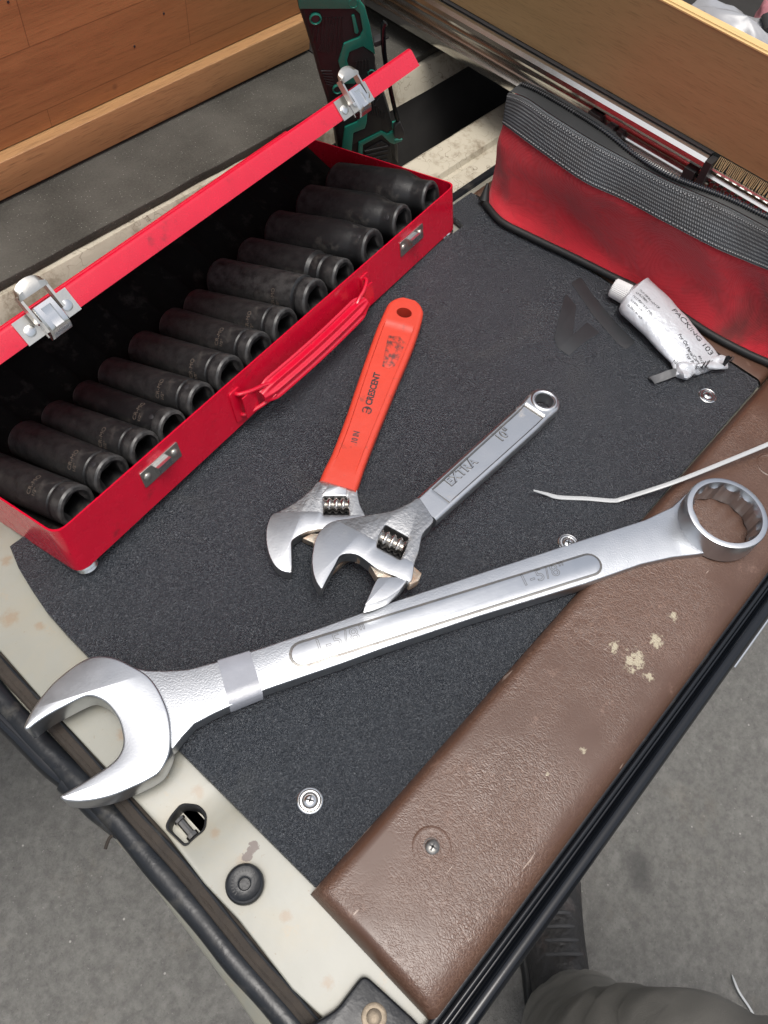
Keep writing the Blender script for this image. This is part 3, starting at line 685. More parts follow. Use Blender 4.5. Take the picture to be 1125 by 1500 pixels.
# strikers on the front wall
def plate(name, pts, y, th, mt, par, r=1.2, bev=.2):
    """flat plate standing in a plane y=const of the box"""
    me = prism_me(rnd_corner(pts, r), 0, th, bev); me.transform(Matrix.Translation((0, y*S, 0)) @ Matrix.Rotation(math.pi/2, 4, 'X')); return obj(name, me, mt, par)
for xc in (82.3, 378.5):
    p = plate('striker_plate', [(xc-17, 19), (xc+17, 19), (xc+17, 32.5), (xc-17, 32.5)], -.05, .9, M['zinc'], sb)
    mb = MB().box(xc-6, xc+6, -4.6, -.8, 23.5, 30); mb.box(xc-6, xc+6, -6, -4.6, 26, 30.5)
    mb.build('striker_hook', M['shiny'], p)
    for dx in (-12.5, 12.5):
        MB().lathe([(2.9, 0), (2.8, .8), (1.6, 1.5), (.5, 1.6)], 20, lambda v: Vector((xc + dx + v.x, -.9 - v.z, 25.8 + v.y))).build('rivet', M['zinc'], p)
# carrying handle: pressed grip on two wire ends
hd = MB(); rows = []
xa, xb = 171, 297
for i in range(41):
    t = i / 40; x = xa + (xb - xa)*t; e = min(1, t/.10, (1-t)/.10); wd = .55 + .45*math.sin(e*math.pi/2)
    sg = 2.0 * math.sin(t * math.pi)
    row = []
    for k in range(25):
        u = k / 24; rib = 1.2 * math.cos(u * math.pi * 6) * e * (1 if .1 < u < .9 else .3)
        c_ = Vector((0, -6 - 8.0*u - sg, 27 - 19*u)) if False else Vector((0, -11 - sg + (u-.5)*-9*wd, 20 - (u-.5)*15*wd))
        nrm = Vector((0, -.85, .53)); bulge = 3.0 * math.sin(u*math.pi)
        row.append(Vector((x + 0, c_.y + nrm.y*(rib + bulge), c_.z + nrm.z*(rib + bulge))))
    rows.append(row)
    
top = rows; back = [[v + Vector((0, 1.3, -.8)) for v in r[::-1]] for r in rows]
rr_ = [a + b_ for a, b_ in zip(top, back)]
hd.grid(rr_, True); n_ = len(rr_[0]); hd.f.append(tuple(range(n_))[::-1]); hd.f.append(tuple(n_*40 + j for j in range(n_)))
hgrip = hd.build('handle', M['red'], sb, 40)
for s_, x0 in ((1, xa), (-1, xb)):
    w_ = MB()
    w_.tube(crom([(x0 - s_*14, -.5, 29), (x0 - s_*13, -4, 29.5), (x0 - s_*4, -8, 28), (x0 + s_*5, -9.5, 26), (x0 + s_*10, -10.5, 24)], 4, False), 1.5, 10)
    w_.tube(crom([(x0 - s_*14, -.5, 10), (x0 - s_*13, -4, 10), (x0 - s_*4, -9, 12), (x0 + s_*5, -13, 14.5), (x0 + s_*10, -14.5, 16)], 4, False), 1.5, 10)
    w_.build('handle_wire', M['red'], hgrip)
    plate('handle_bracket', [(x0 - s_*20, 5), (x0 - s_*9, 5), (x0 - s_*9, 33), (x0 - s_*20, 33)], -.05, 1.3, M['red'], sb, 3)
    MB().box(min(x0 - s_*15, x0 - s_*2), max(x0 - s_*15, x0 - s_*2), -8, -7, 10, 28).build('handle_strap', M['red'], hgrip)
# lid: panel seen almost edge-on, lip facing up
cb = BX.loc(CAM); ang = math.atan2(cb.z - ZH, cb.y - (D-1)); ang -= math.radians(.35)
dl = Vector((0, math.cos(ang), math.sin(ang))); LD = Frame((0, 0, 0), Vector((1, 0, 0)))
LD.o = Vector((0, D - 1, ZH)); LD.R = Matrix((Vector((1, 0, 0)), dl, Vector((1, 0, 0)).cross(dl))).transposed()   # local z points out of the lid's outer side or inner side
lz = LD.R.col[2]
Wl = 179; lip = 14.5
sgn = 1 if (LD.R @ Vector((0, 0, 1))).y < 0 and False else 1
# inner side is the side facing the tray front: choose sign so that the lip points to smaller z / towards the sockets
nin = Vector((1, 0, 0)).cross(dl)
if nin.z > 0: nin = -nin
def lidp(x, y, h): return LD.o + Vector((x, 0, 0)) + dl*y + nin*h
x0, x1 = -2.0, L - 7.0
mb = MB()
mb.box(x0, x1, 3, Wl - 2.0, 0, 1.2, lambda v: lidp(*v))
mb.build('lid_panel', M['red'], sb)
mb = MB(); rows = []
pr_ = [(Wl-3.2, 0), (Wl-1.6, .3), (Wl-.5, 1.4), (Wl, 3.0), (Wl, lip), (Wl-1.2, lip), (Wl-1.2, 3.2), (Wl-3, 1.25)]
for i in range(31):
    x = x0 + (x1 - x0)*i/30; rows.append([lidp(x, y + .25*noise.noise(Vector((x*.02, h*.1, 0))), h) for y, h in pr_])
mb.grid(rows, True); mb.f.append(tuple(range(8))); mb.f.append(tuple(240 + j for j in range(8)))
mb.build('lid_lip', M['red'], sb, 30)
mb = MB()
for xx in (x0, x1 - 1.2): MB().box(xx, xx + 1.2, 3, Wl - 1.3, 1.3, lip*.8, lambda v: lidp(*v)).build('lid_end', M['red'], sb)
mb = MB().tube([Vector((4, D+.5, ZH)), Vector((L-4, D+.5, ZH))], 2.2, 10); mb.build('hinge', M['red'], sb)
# latches on the lid lip
LP = Frame((0, 0, 0), Vector((1, 0, 0)))
lo = BX.to(lidp(0, Wl, 0)); LP.o = lo; LP.R = Matrix((BX.R @ Vector((1, 0, 0)), BX.R @ (-nin), BX.R @ dl)).transposed()
if LP.R.determinant() < 0: LP.R = Matrix((BX.R @ Vector((1, 0, 0)), BX.R @ nin, BX.R @ dl)).transposed()
det = (LP.R @ Vector((0, 1, 0))).dot(BX.R @ nin)      # +1: local y runs down the lip
for (px, py) in ((72, 468), (519, 150)):
    p = LP.hit(px, py, 0); xc = p.x
    lt = bpy.data.objects.new('latch', None)
    def K(x, y, z, xc=xc): return BX.loc(LP.to((xc + x, det * y, z)))     # x along, y down the lip, z off the lip
    KM = lambda v, K=K: K(v.x, v.y, v.z)
    base = MB()
    for bx in ((-19, -7.5), (7.5, 19)):
        base.box(bx[0], bx[1], 1.2, 15.5, .05, 1.0, KM)
    base.box(-7.4, 7.4, 10, 18.0, .05, .9, KM)
    bo = base.build('latch_plate', M['zinc'], sb)
    for dx in (-13.2, 13.2):
        MB().lathe([(3.3, 0.9), (3.2, 1.8), (2, 2.3), (.5, 2.4)], 20, lambda v: KM(Vector((v.x + dx, v.y + 9.5, v.z)))).build('rivet', M['shiny'], bo)
    lv = MB()                                                              # lever
    rows = []
    for i in range(9):
        t = i/8; y = 1 + 19*t; zt = 8.0 + 1.0*math.sin(t*math.pi) - 3.2*max(0, t-.8)/.2*.8
        rows.append([Vector(K(-7, y, 1.0)), Vector(K(-7, y, zt-1.2)), Vector(K(-6, y, zt)), Vector(K(-3.2, y, zt)), Vector(K(-2.8, y, zt - (1.0 if .2 < t < .75 else 0))), Vector(K(2.8, y, zt - (1.0 if .2 < t < .75 else 0))), Vector(K(3.2, y, zt)), Vector(K(6, y, zt)), Vector(K(7, y, zt-1.2)), Vector(K(7, y, 1.0))])
    lv.grid(rows, True); lv.f.append(tuple(range(10))); lv.f.append(tuple(80 + j for j in range(10)))
    lo_m = lv.build('latch_lever', M['shiny'], bo, 25)
    bl = MB()                                                              # bail with its curved tongue
    for sx in (-1, 1):
        bl.box(min(sx*8, sx*9.6), max(sx*8, sx*9.6), -8, 9, 3.4, 8.0, KM)
    bl.build('latch_bail', M['zinc'], bo)
    rows = []
    for i in range(17):
        a = -1 + 2*i/16; xx = 9.6*a; yt = -8 - 6.0*math.sqrt(max(0, 1 - a*a))
        rows.append([K(xx, -5, 8.4), K(xx, (yt-5)/2, 9.2), K(xx, yt, 7.0), K(xx, yt, 6.2), K(xx, -5, 7.4)])
    tg_ = MB().grid(rows, True); tg_.build('latch_tongue', M['zinc'], bo, 40)

n_ = M['socket'].node_tree; b_ = n_.nodes['Principled BSDF']; src = b_.inputs['Base Color'].links[0].from_socket
gm = N(n_, 'NewGeometry'); pt_ = ramp(n_, gm.outputs['Pointiness'], [(.53, 0), (.60, .7)])
c_ = mix(n_, mix(n_, 1, pt_, ramp(n_, noise_(n_, coords(n_), 150, 5, .7), [(.35, .1), (.6, 1)]), 'MULTIPLY'), src, (.16, .155, .15)); link(n_, c_, b_.inputs['Base Color'])
# ---- sockets: one mesh set each, resting in the insert
def socket_mesh(r, m_r, ln, style):
    a = 8.6 if m_r < 14.8 else 9.0
    front = m_r
    prof = [(a*.98, 26), (a, 24), (a, 2.2), (a*1.18, .6), (front*.80, 0), (front*.93, .35), (front, 1.8)]
    nin_ = 3
    if style == 0: prof += [(front, 9), (front*.955, 10), (front*.955, 12), (r, 13), (r, ln-2), (r*.93, ln), (.01, ln)]
    elif style == 1: prof += [(front, 12), (front*.95, 13.5), (front*.95, 15.5), (front*1.02, 17), (front*1.02, 25), (r, 28), (r, ln-2), (r*.93, ln), (.01, ln)]
    else: prof += [(front, 13), (front*1.05, 15), (r*.97, 28), (r, 31), (r, ln-2), (r*.93, ln), (.01, ln)]
    def rf(i, q, rr):
        if i <= 2: # square drive
            k = max(abs(math.cos(q)), abs(math.sin(q))); return min(rr*.86 / k, rr*1.13)
        return rr
    return MB().lathe(prof, 48, None, rf)
styles = [0]*8 + [0, 1, 2, 2, 2]
which = ['nearest the left end of the case', 'second from the left end', 'third from the left end', 'fourth from the left end, pin hole showing', 'fifth from the left end, scuffed pattern on its side', 'sixth from the left end', 'seventh from the left, beside the handle end', 'eighth from the left, behind the handle', 'wide one behind the handle middle', 'wide one behind the handle right end', 'third from the right end, ringed neck', 'second from the right end, tapered neck', 'largest one in the right corner, tapered neck']
for k in range(13):
    yf = 17 - .5*k
    zf = rad[k] + 14.5
    mm_ = BX.R @ Matrix.Identity(3)
    # socket frame: local z along dv
    zax = BX.R @ dv; xax = (BX.R @ Vector((1, 0, 0))); xax = (xax - zax*xax.dot(zax)).normalized()
    roll = (k * 37 % 90 - 45) * .012 * 30
    fr = Frame(BX.to((xsS[k], yf, zf)), xax, zax)
    Rr = Matrix.Rotation(math.radians(roll), 3, 'Z'); yaw_ = math.radians((1.2, -.8, .6, -1.2, 1.0, -.5, -1.6, 1.2, 0, -.8, .7, 0, 0)[k])
    fr.R = Matrix.Rotation(yaw_, 3, 'Z') @ fr.R; so_mat = fr.mat4()
    so_ = empty('impact_socket', 'black deep impact socket, ' + which[k], 'socket', fr, 'impact sockets lying side by side in the red case')
    b_ = socket_mesh(rad[k], mr[k], 92 if k < 8 else 100, styles[k]); b_.v = [tuple(Rr @ Vector(v)) for v in b_.v]
    body = b_.build('socket_body', M['socket'], so_, 28)
    # upward direction in the socket frame
    up = fr.R.transposed() @ Vector((0, 0, 1)); th0 = math.atan2(up.y, up.x)
    tv = fr.R.transposed() @ (CAM - fr.o); thc = math.atan2(tv.y, tv.x)
    if k not in (2, 5, 7, 8, 9, 12):
        zz = {0: 6.5, 1: 6.5, 3: 11}.get(k, 7.5); a_ = thc + (.15 if k % 2 else .5)
        rr = mr[k] + .02
        ax = Vector((math.cos(a_), math.sin(a_), 0)); tx = Vector((-math.sin(a_), math.cos(a_), 0))
        MB().lathe([(1.9, 0), (1.7, .12), (.3, .1)], 16, lambda v: ax*(rr + v.z - .1) + tx*v.x + Vector((0, 0, zz + v.y))).build('pin_hole', M['ink'], so_)
    if k < 9:
        def wrapt(v, z0, a0, r=rad[k]):
            # text reads across the socket: its x runs round the body
            a_ = a0 + v.x / r; return Vector((math.cos(a_)*(r + .06 + v.z), math.sin(a_)*(r + .06 + v.z), z0 + v.y))
        for (tx_, z0, sz) in (('CR-MO', 24.5, 4.6), ('1/2"', 20.2, 3.6)):
            obj('lettering', text_me(tx_, sz, lambda v: wrapt(v, z0 + (0 if k % 2 else 4), thc - .35 - .2*(k % 3)), .1), M['etch'], so_)

# ================================================================== WRENCHES
def worm(fr, c0, c1, r, name, parent, ridges=4):
    c0, c1 = Vector(c0), Vector(c1); ax = (c1 - c0); ln = ax.length; ax.normalize(); a = ax.orthogonal().normalized(); b_ = ax.cross(a)
    prof = []; n = ridges*10
    for i in range(n + 1):
        t = i / n; rr = r * (.72 + .28 * (.5 + .5*math.cos(t*ridges*2*math.pi))**.6) if 0 < i < n else r*.6
        prof.append((rr, t*ln))
    return MB().lathe(prof, 28, lambda v: c0 + ax*v.z + a*v.x + b_*v.y).build(name, M['worm'], parent, 40)
# ---------- big combination wrench
BWf = Frame(at(180, 1060, 0), at(1065, 750, 0) - at(180, 1060, 0))
bw = empty('combination_wrench', 'large satin chrome combination wrench marked 1-5/8", lying across board and brown trim', 'wrench', BWf)
z8 = lambda L: [(x*.2933, 760 + y*.2933) for x, y in L]
ZJ = 21.0
jaw = z8([(118, 1036), (133, 998), (165, 940), (205, 885), (265, 815), (340, 752), (400, 712), (455, 688), (520, 683), (585, 697), (650, 728), (720, 768), (770, 820), (810, 890), (840, 970), (853, 1060), (850, 1150), (830, 1210), (795, 1265), (735, 1305), (650, 1345), (570, 1378), (480, 1402), (400, 1412), (330, 1408), (302, 1395), (300, 1382)])
jin = z8([(330, 1362), (400, 1322), (470, 1278), (535, 1235), (580, 1195), (606, 1150), (614, 1105), (606, 1050), (590, 1000), (562, 955), (525, 915), (480, 890), (440, 882), (395, 897), (320, 935), (240, 978), (180, 1018), (145, 1045), (125, 1050)])
J = [BWf.h2(x, y, ZJ) for x, y in jaw + jin]
prism('open_jaw', [p.xy if hasattr(p, 'xy') else p for p in crom([Vector((a, b_)) for a, b_ in J], 4)], 1.5, ZJ, M['chrome'], bw, 1.6, label='smooth open jaw of the big wrench')
z2 = lambda L: [(x*.4444, 920 + y*.4444) for x, y in L]
ZS = 15.5
up_ = z2([(430, 125), (480, 138), (540, 140), (620, 135), (720, 108), (860, 65), (1010, 14)]) + [(560, 886), (700, 840), (860, 788), (945, 761), (985, 742), (1006, 722)]
dn_ = [(1045, 808), (1020, 812), (985, 816), (940, 826), (860, 854), (700, 903), (560, 950)] + [(500, 972), (453, 988), (389, 1010), (342, 1032)] + z2([(700, 284), (640, 316), (600, 360), (572, 395), (520, 440)])
SH = [Vector(BWf.h2(x, y, ZS)) for x, y in up_ + dn_]
prism('shaft', SH, 3.0, ZS, M['chrome_cast'], bw, 1.2, label='cast shaft with a raised polished panel')
# raised panel with groove around
pa = [(1, 1)]
pl = [BWf.h2(x, y, ZS) for x, y in ((418, 968), (878, 822))]
pA, pB = Vector(BWf.h2(424, 964, ZS)), Vector(BWf.h2(880, 822, ZS))
def stadium(a, b_, r, n=10):
    d = (b_ - a).normalized(); nn = Vector((-d.y, d.x)); A = a + d*r; B = b_ - d*r; out = []
    for k in range(n + 1): t = math.pi*k/n; out.append(A + nn*(math.cos(t)*r) - d*(math.sin(t)*r))
    for k in range(n + 1): t = math.pi*k/n; out.append(B - nn*(math.cos(t)*r) + d*(math.sin(t)*r))
    return out
e1 = Vector(BWf.h2(428, 947, ZS)); 
pc0 = (Vector(BWf.h2(640, 870, ZS)) + Vector(BWf.h2(652, 905, ZS))) / 2
rp = 8.6
sd_o = stadium(pA, pB, rp); sd_i = stadium(pA + (pB-pA).normalized()*1.5, pB - (pB-pA).normalized()*1.5, rp - 1.5)
prism('panel_groove', sd_o, ZS - .5, ZS + .03, M['darksteel'], bw, .02)
prism('panel', sd_i, ZS - .5, ZS + .55, M['chrome'], bw, .45)
dx_ = (pB - pA).normalized(); dn = Vector((-dx_.y, dx_.x))
for (px, py, sz) in ((463, 957, 12.5), (765, 859, 12.5)):
    o2 = Vector(BWf.h2(px, py, ZS + .6))
    obj('lettering', text_me('1-5/8"', sz, lambda v: Vector((o2.x + dx_.x*v.x + dn.x*v.y, o2.y + dx_.y*v.x + dn.y*v.y, ZS + .6 + v.z)), outline=.15, spacing=1.12), M['darksteel'], bw, label='outlined 1-5/8" size mark')
# tape
tp = [Vector(BWf.h2(x, y, ZS + .1)) for x, y in z2([(716, 104), (822, 72), (866, 214), (756, 258)])]
ta, tb, tc_, td = tp
rows = []
for i in range(7):
    t = i/6; top_ = ta.lerp(tb, t); bot = td.lerp(tc_, t); e = (top_ - bot).normalized()
    rows.append([Vector((*(top_ + e*.1), 4)), Vector((*(top_ + e*.1), ZS-1)), Vector((*(top_ - e*1.2), ZS + .3)), Vector((*((top_*2 + bot)/3), ZS + .3)), Vector((*((top_ + bot*2)/3), ZS + .35)), Vector((*(bot + e*1.2), ZS + .3)), Vector((*(bot - e*.1), ZS-1)), Vector((*(bot - e*.1), 4))])
MB().grid(rows).build('tape_band', M['tape'], bw, 60, label='band of cloudy clear tape wrapped round the shaft')
# ring
ZR = 31.0
rc = Vector(BWf.h2(1066, 750, ZR)); 
rad_o = sum((Vector(BWf.h2(x, y, ZR)) - rc).length for x, y in ((1006, 742), (1122, 765), (1062, 697), (1078, 803))) / 4
print('ring radius', rad_o, 'jaw gap')
ro = rad_o; ri = ro * .86
def rf12(i, q, rr):
    if i in (4, 5): return rr * (1 - .075 * (.5 + .5*math.cos(12*q)) ** 1.0)
    return rr
MB().lathe([(ro*.93, 9.6), (ro*1.0, 11), (ro*1.0, ZR - 2.0), (ro*.96, ZR), (ri*.99, ZR - 3.4), (ri*.99, 12.0), (ri*1.0, 9.6)], 144, lambda v: v + Vector((rc.x, rc.y, 0)), None)
mb = MB(); n = 144
prof = [(ro*.95, 9.8, 0), (ro*1.0, 12, 0), (ro*1.0, ZR-1.5, 0), (ro*.985, ZR-.3, 0), (ro*.96, ZR, 0), (ri, ZR, 0), (ri*.985, ZR-.8, 0), (ri*.975, ZR-3.2, .55), (ri*.97, ZR-4.2, 1), (ri*.97, 12.5, 1), (ri*.985, 9.8, .4)]
rows = []
for r_, z_, a_ in prof:
    row = []
    for j in range(n):
        q = 2*math.pi*j/n; tri = abs(((q*12/(2*math.pi)) % 1) - .5) * 2
        rr = r_ * (1 - a_*.085*(1 - abs(tri)) ** .8); row.append(Vector((rc.x + rr*math.cos(q), rc.y + rr*math.sin(q), z_)))
    rows.append(row)
rows.append(rows[0]); MB().grid(rows, True).build('ring_end', M['chrome'], bw, 32, label='twelve-point ring end of the big wrench')

# ---------- handle lofts for adjustable wrenches
def handle(name, fr, cl, hw, zt, zb_, rim, mt, par, rec, nS=90, nU=29, hole=None, **kw):
    """cl(t)->(x,y) centre, hw(t) half width, rec(t) recess amount 0..1"""
    rows = []
    def us(w_):
        ds = [0, .5, 1.1, 2.2, rim - .25, rim, rim + .5, rim + 1.1]
        a = [-1 + d/w_ for d in ds if d < w_*.93]; while_ = 8 - len(a)
        a += [a[-1] + (0 - a[-1])*(q+1)/(while_ + 6) for q in range(while_ + 5)]
        return a + [0.0] + [-x for x in a[::-1]]
    for i in range(nS + 1):
        t = i / nS; c = Vector(cl(t)); c2 = Vector(cl(min(t + .01, 1))) - Vector(cl(max(t - .01, 0))); c2.normalize(); nn = Vector((-c2.y, c2.x)); w_ = max(hw(t), .05); row = []
        w0 = hw(.5)
        zt_ = zt(t) if callable(zt) else zt
        U = us(w_)
        for u in U:
            d = (1 - abs(u)) * w_                      # distance from the edge
            z = zt_ - 2.2 * (1 - min(1, d/2.2))**2
            if d > rim:
                z -= rec(t) * min(1, (d - rim)/.5)
            row.append(Vector((c.x + nn.x*u*w_, c.y + nn.y*u*w_, z)))
        for u in U[::-1]:
            d = (1 - abs(u))*w_
            row.append(Vector((c.x + nn.x*u*w_, c.y + nn.y*u*w_, zb_ + 2.2*(1 - min(1, d/2.2))**2)))
        rows.append(row)
    mb = MB().grid(rows, True); nn_ = len(rows[0]); mb.f.append(tuple(range(nn_))[::-1]); mb.f.append(tuple(nS*nn_ + j for j in range(nn_)))
    o = mb.build(name, mt, par, 40, **kw)
    if hole:
        (hx, hy, hr, sy) = hole
        c_ = MB().lathe([(hr, zb_ - 5), (hr, 30)], 40, lambda v: Vector((hx + v.x, hy + v.y*sy, v.z))).build('cut', None)
        c_.matrix_world = par.matrix_world
        bpy.context.view_layer.update(); cut(o, [c_])
    return o
def lerp_tab(tab, t):
    for (a, va), (b_, vb_) in zip(tab, tab[1:]):
        if t <= b_: return va + (vb_ - va) * ((t - a)/(b_ - a) if b_ > a else 0)
    return tab[-1][1]
zc = lambda L: [(360 + x*.4444, 420 + y*.4444) for x, y in L]
zd = lambda L: [(380 + x*.2311, 680 + y*.2311) for x, y in L]
# ---------- orange-handled adjustable wrench
CRf = Frame(at(592, 455, 0), at(497, 705, 0) - at(592, 455, 0))
cw_ = empty('adjustable_wrench', 'adjustable wrench with orange dipped handle, its head under the other wrench', 'wrench', CRf, 'adjustable wrenches on the black board')
ZC = 13.0
LE = [CRf.h2(*p, ZC-2) for p in ((568, 446), (554, 476), (540, 514), (526, 554), (514, 590), (501, 628), (486, 666), (474, 690), (463, 704))]
RE = [CRf.h2(*p, ZC-2) for p in ((620, 462), (613, 488), (600, 522), (587, 552), (573, 586), (560, 618), (547, 650), (534, 684), (527, 706))]
def edges(LE, RE, n=12):
    LE = sorted(LE); RE = sorted(RE); x0_, x1_ = max(LE[0][0], RE[0][0]), min(LE[-1][0], RE[-1][0]); out = []
    for i in range(n + 1):
        x = x0_ + (x1_ - x0_)*i/n; a_, b_ = lerp_tab(LE, x), lerp_tab(RE, x); out.append((x, (a_+b_)/2, abs(a_-b_)/2))
    return out
tl = CRf.h2(594, 437, ZC-2); mid = edges(LE, RE); xe = max(LE[-1][0], RE[-1][0]); w0 = mid[0][2]
xs0 = min(tl[0], mid[0][0] - w0*.6)
def cr_c(t):
    x = xs0 + (xe - xs0)*t; return (x, lerp_tab([(xs0, mid[0][1])] + [(m_[0], m_[1]) for m_ in mid], x))
def cr_w(t):
    x = xs0 + (xe - xs0)*t
    if x < xs0 + w0: return math.sqrt(max(0, w0*w0 - (w0 - (x - xs0))**2))
    return lerp_tab([(xs0, w0)] + [(m_[0], m_[2]) for m_ in mid], x)
hh = CRf.h2(592, 458, ZC)
handle('grip', CRf, cr_c, cr_w, ZC, 1.0, 4.2, M['orange'], cw_, lambda t: 1.6 * min(1, max(0, (t - .155)/.03)) * min(1, max(0, (.93 - t)/.12)), hole=(hh[0], hh[1], 5.4, 1.15), nS=110, label='orange dipped handle sleeve, scuffed')
# smudge and lettering
def crtxt(s_, px, py, sz, mt_, dxp, dyp, th=.1, sp=1.0, stretch=1):
    a_ = Vector(CRf.h2(px, py, ZC-1.4)); b_ = Vector(CRf.h2(px+dxp, py+dyp, ZC-1.4)); d = (b_-a_).normalized(); nn = Vector((-d.y, d.x))
    obj('lettering', text_me(s_, sz, lambda v: Vector((a_.x + d.x*v.x + nn.x*v.y, a_.y + d.y*v.x + nn.y*v.y, ZC - 1.50 + v.z)), th, spacing=sp, stretch=stretch, bold=.22), M[mt_], cw_)
crtxt('CRESCENT', 544, 594, 7.0, 'ink', 12, -43, stretch=.95)
crtxt('10 IN', 522, 650, 6.0, 'ink_worn', 6, -22, stretch=.8)
# round trade mark: ring and T bar
rc_ = Vector(CRf.h2(537.5, 601, ZC-1.4)); 
pts_ = []
mb = MB()
for (r0_, r1_) in ((3.6, 2.8),):
    n_ = 24; rows = [[Vector((rc_.x + r_*math.cos(q_), rc_.y + r_*math.sin(q_), ZC - 1.36)) for q_ in [.5 + 5.1*j/n_ for j in range(n_+1)]] for r_ in (r0_, r1_)]
    mb.grid(rows)
mb.box(rc_.x - 2.6, rc_.x + 2.6, rc_.y - .35, rc_.y + .35, ZC-1.42, ZC-1.34); mb.box(rc_.x - 2.4, rc_.x - 1.5, rc_.y - 2, rc_.y + 2, ZC-1.42, ZC-1.34)
mb.build('trade_mark', M['ink'], cw_)
sm = [Vector(CRf.h2(x, y, ZC-1.4)) for x, y in zc([(470, 160), (510, 165), (520, 200), (505, 235), (490, 262), (470, 270), (450, 262), (458, 215)])]
prism('grip_smudge', sm, ZC-1.5, ZC-1.36, M['smudge'], cw_, .02)
# head
hd_ = zd([(368, 100), (340, 145), (290, 192), (210, 252), (130, 295), (85, 318), (62, 350), (44, 410), (44, 490), (60, 570), (95, 640), (145, 680), (180, 688), (208, 686), (207, 600), (203, 487), (240, 458), (300, 428), (375, 412), (450, 420), (560, 440), (640, 420), (690, 380), (672, 322), (640, 262), (622, 180), (622, 112)])
HD = [Vector(CRf.h2(x, y, 11.0)) for x, y in hd_]
win = [Vector(CRf.h2(x, y, 11.0)) for x, y in zd([(405, 205), (552, 205), (572, 320), (405, 320)])]
prism('head', rnd_corner(HD, 3.5), 1.2, 11.0, M['steel_cast'], cw_, .9, holes=[rnd_corner(win, 1)])
jf = [Vector(CRf.h2(x, y, 11.6)) for x, y in zd([(85, 312), (62, 350), (44, 410), (44, 490), (60, 570), (95, 640), (145, 680), (205, 682), (204, 600), (200, 485), (240, 455), (300, 425), (375, 410), (640, 400), (690, 372), (668, 318), (580, 322), (560, 332), (400, 330), (385, 300), (250, 298), (130, 305)])]
prism('jaw_face', rnd_corner(jf, 3.5), 10.0, 11.7, M['steel_worn'], cw_, .35, label='ground jaw face with rust specks')
ck = [Vector(CRf.h2(x, y, 11.5)) for x, y in zd([(395, 200), (400, 185), (430, 150), (445, 105), (565, 110), (550, 190), (552, 202)])]
prism('cheek', rnd_corner(ck, .8), 9, 11.9, M['steel_worn'], cw_, .5)
w0_, w1_ = CRf.hit(402 and 380+400*.2311, 680+262*.2311, 7), CRf.hit(380+572*.2311, 680+262*.2311, 7)
worm(CRf, w0_, w1_, 5.6, 'worm_screw', cw_, 4)
mj = [Vector(CRf.h2(x, y, 7)) for x, y in zd([(270, 470), (330, 440), (420, 440), (560, 470), (700, 440), (700, 560), (560, 600), (420, 720), (380, 640), (340, 500)])]
prism('sliding_jaw', rnd_corner(mj, .8), 1.4, 7.5, M['rusty'], cw_, .6)
prism('window_floor', [Vector((p.x, p.y)) for p in win], 1.25, 1.6, M['ink'], cw_, .02)

# ---------- chrome adjustable wrench, head resting on the other one's head
pH, pT = at(585, 800, 20), at(790, 590, 8)
CHf = Frame(pT, pH - pT)      # x runs from the hanging hole to the head, tilted up
ch = empty('adjustable_wrench', 'bare chrome adjustable wrench marked EXTRA 10", lying between the orange one and the big wrench', 'wrench', CHf, 'adjustable wrenches on the black board')
TZ = 4.0            # local top of the head
tip = CHf.h2(*zc([(1000, 330)])[0], 2.5)
Lc = [CHf.h2(*p, 2.5) for p in zc([(905, 391), (800, 486), (700, 576), (620, 648), (550, 712)])]
Rc = [CHf.h2(*p, 2.5) for p in zc([(968, 461), (863, 556), (763, 646), (683, 718), (613, 782)])]
tipc = CHf.h2(*zc([(1012, 345)])[0], 2.5)
mid2 = edges(Lc, Rc, 8)
endc = CHf.h2(797, 588, 2.5); rE = 11.9
xs1 = endc[0] - rE; xe1 = mid2[-1][0]
def ch_c(t):
    x = xs1 + (xe1 - xs1)*t; return (x, lerp_tab([(xs1, endc[1]), (endc[0], endc[1])] + [(m_[0], m_[1]) for m_ in mid2], x))
def ch_w(t):
    x = xs1 + (xe1 - xs1)*t
    if x < endc[0]: return math.sqrt(max(0, rE*rE - (endc[0] - x)**2))
    return lerp_tab([(endc[0], rE), (endc[0]+12, mid2[0][2]*1.0)] + [(m_[0], m_[2]) for m_ in mid2[1:]], x)
def rec2(t):
    x = xs1 + (xe1 - xs1)*t; return 1.7 * min(1, max(0, (x - endc[0] - 13)/1.0)) * min(1, max(0, (xe1 - 17 - x)/1.5))
handle('handle', CHf, ch_c, lambda t: ch_w(t)*1.10, 3.6, -6.5, 3.2, M['steel_worn'], ch, rec2, hole=(endc[0], endc[1], 7.7, .95), nS=120)
gp_ = []
xa_, xb_2 = endc[0] + 14.5, xe1 - 18
for s2 in (1, -1):
    for k in range(25):
        x = xa_ + (xb_2 - xa_)*(k/24 if s2 > 0 else 1 - k/24); t = (x - xs1)/(xe1 - xs1); gp_.append(Vector((x, ch_c(t)[1] + s2*(ch_w(t)*1.1 - 3.6), 2.1)))
gp_.append(gp_[0]); MB().tube(gp_, .7, 8).build('panel_groove', M['darksteel'], ch)  # dark line added for the shade along the recess edge
MB().grid([[Vector((endc[0] + r_*math.cos(2*math.pi*j/40), endc[1] + r_*.96*math.sin(2*math.pi*j/40), z_)) for j in range(40)] for r_, z_ in ((7.6, 2.4), (7.9, 4.1), (9.1, 4.8), (10.6, 4.4), (11.6, 3.0))], True).build('hanging_ring', M['steel_worn'], ch, 50)
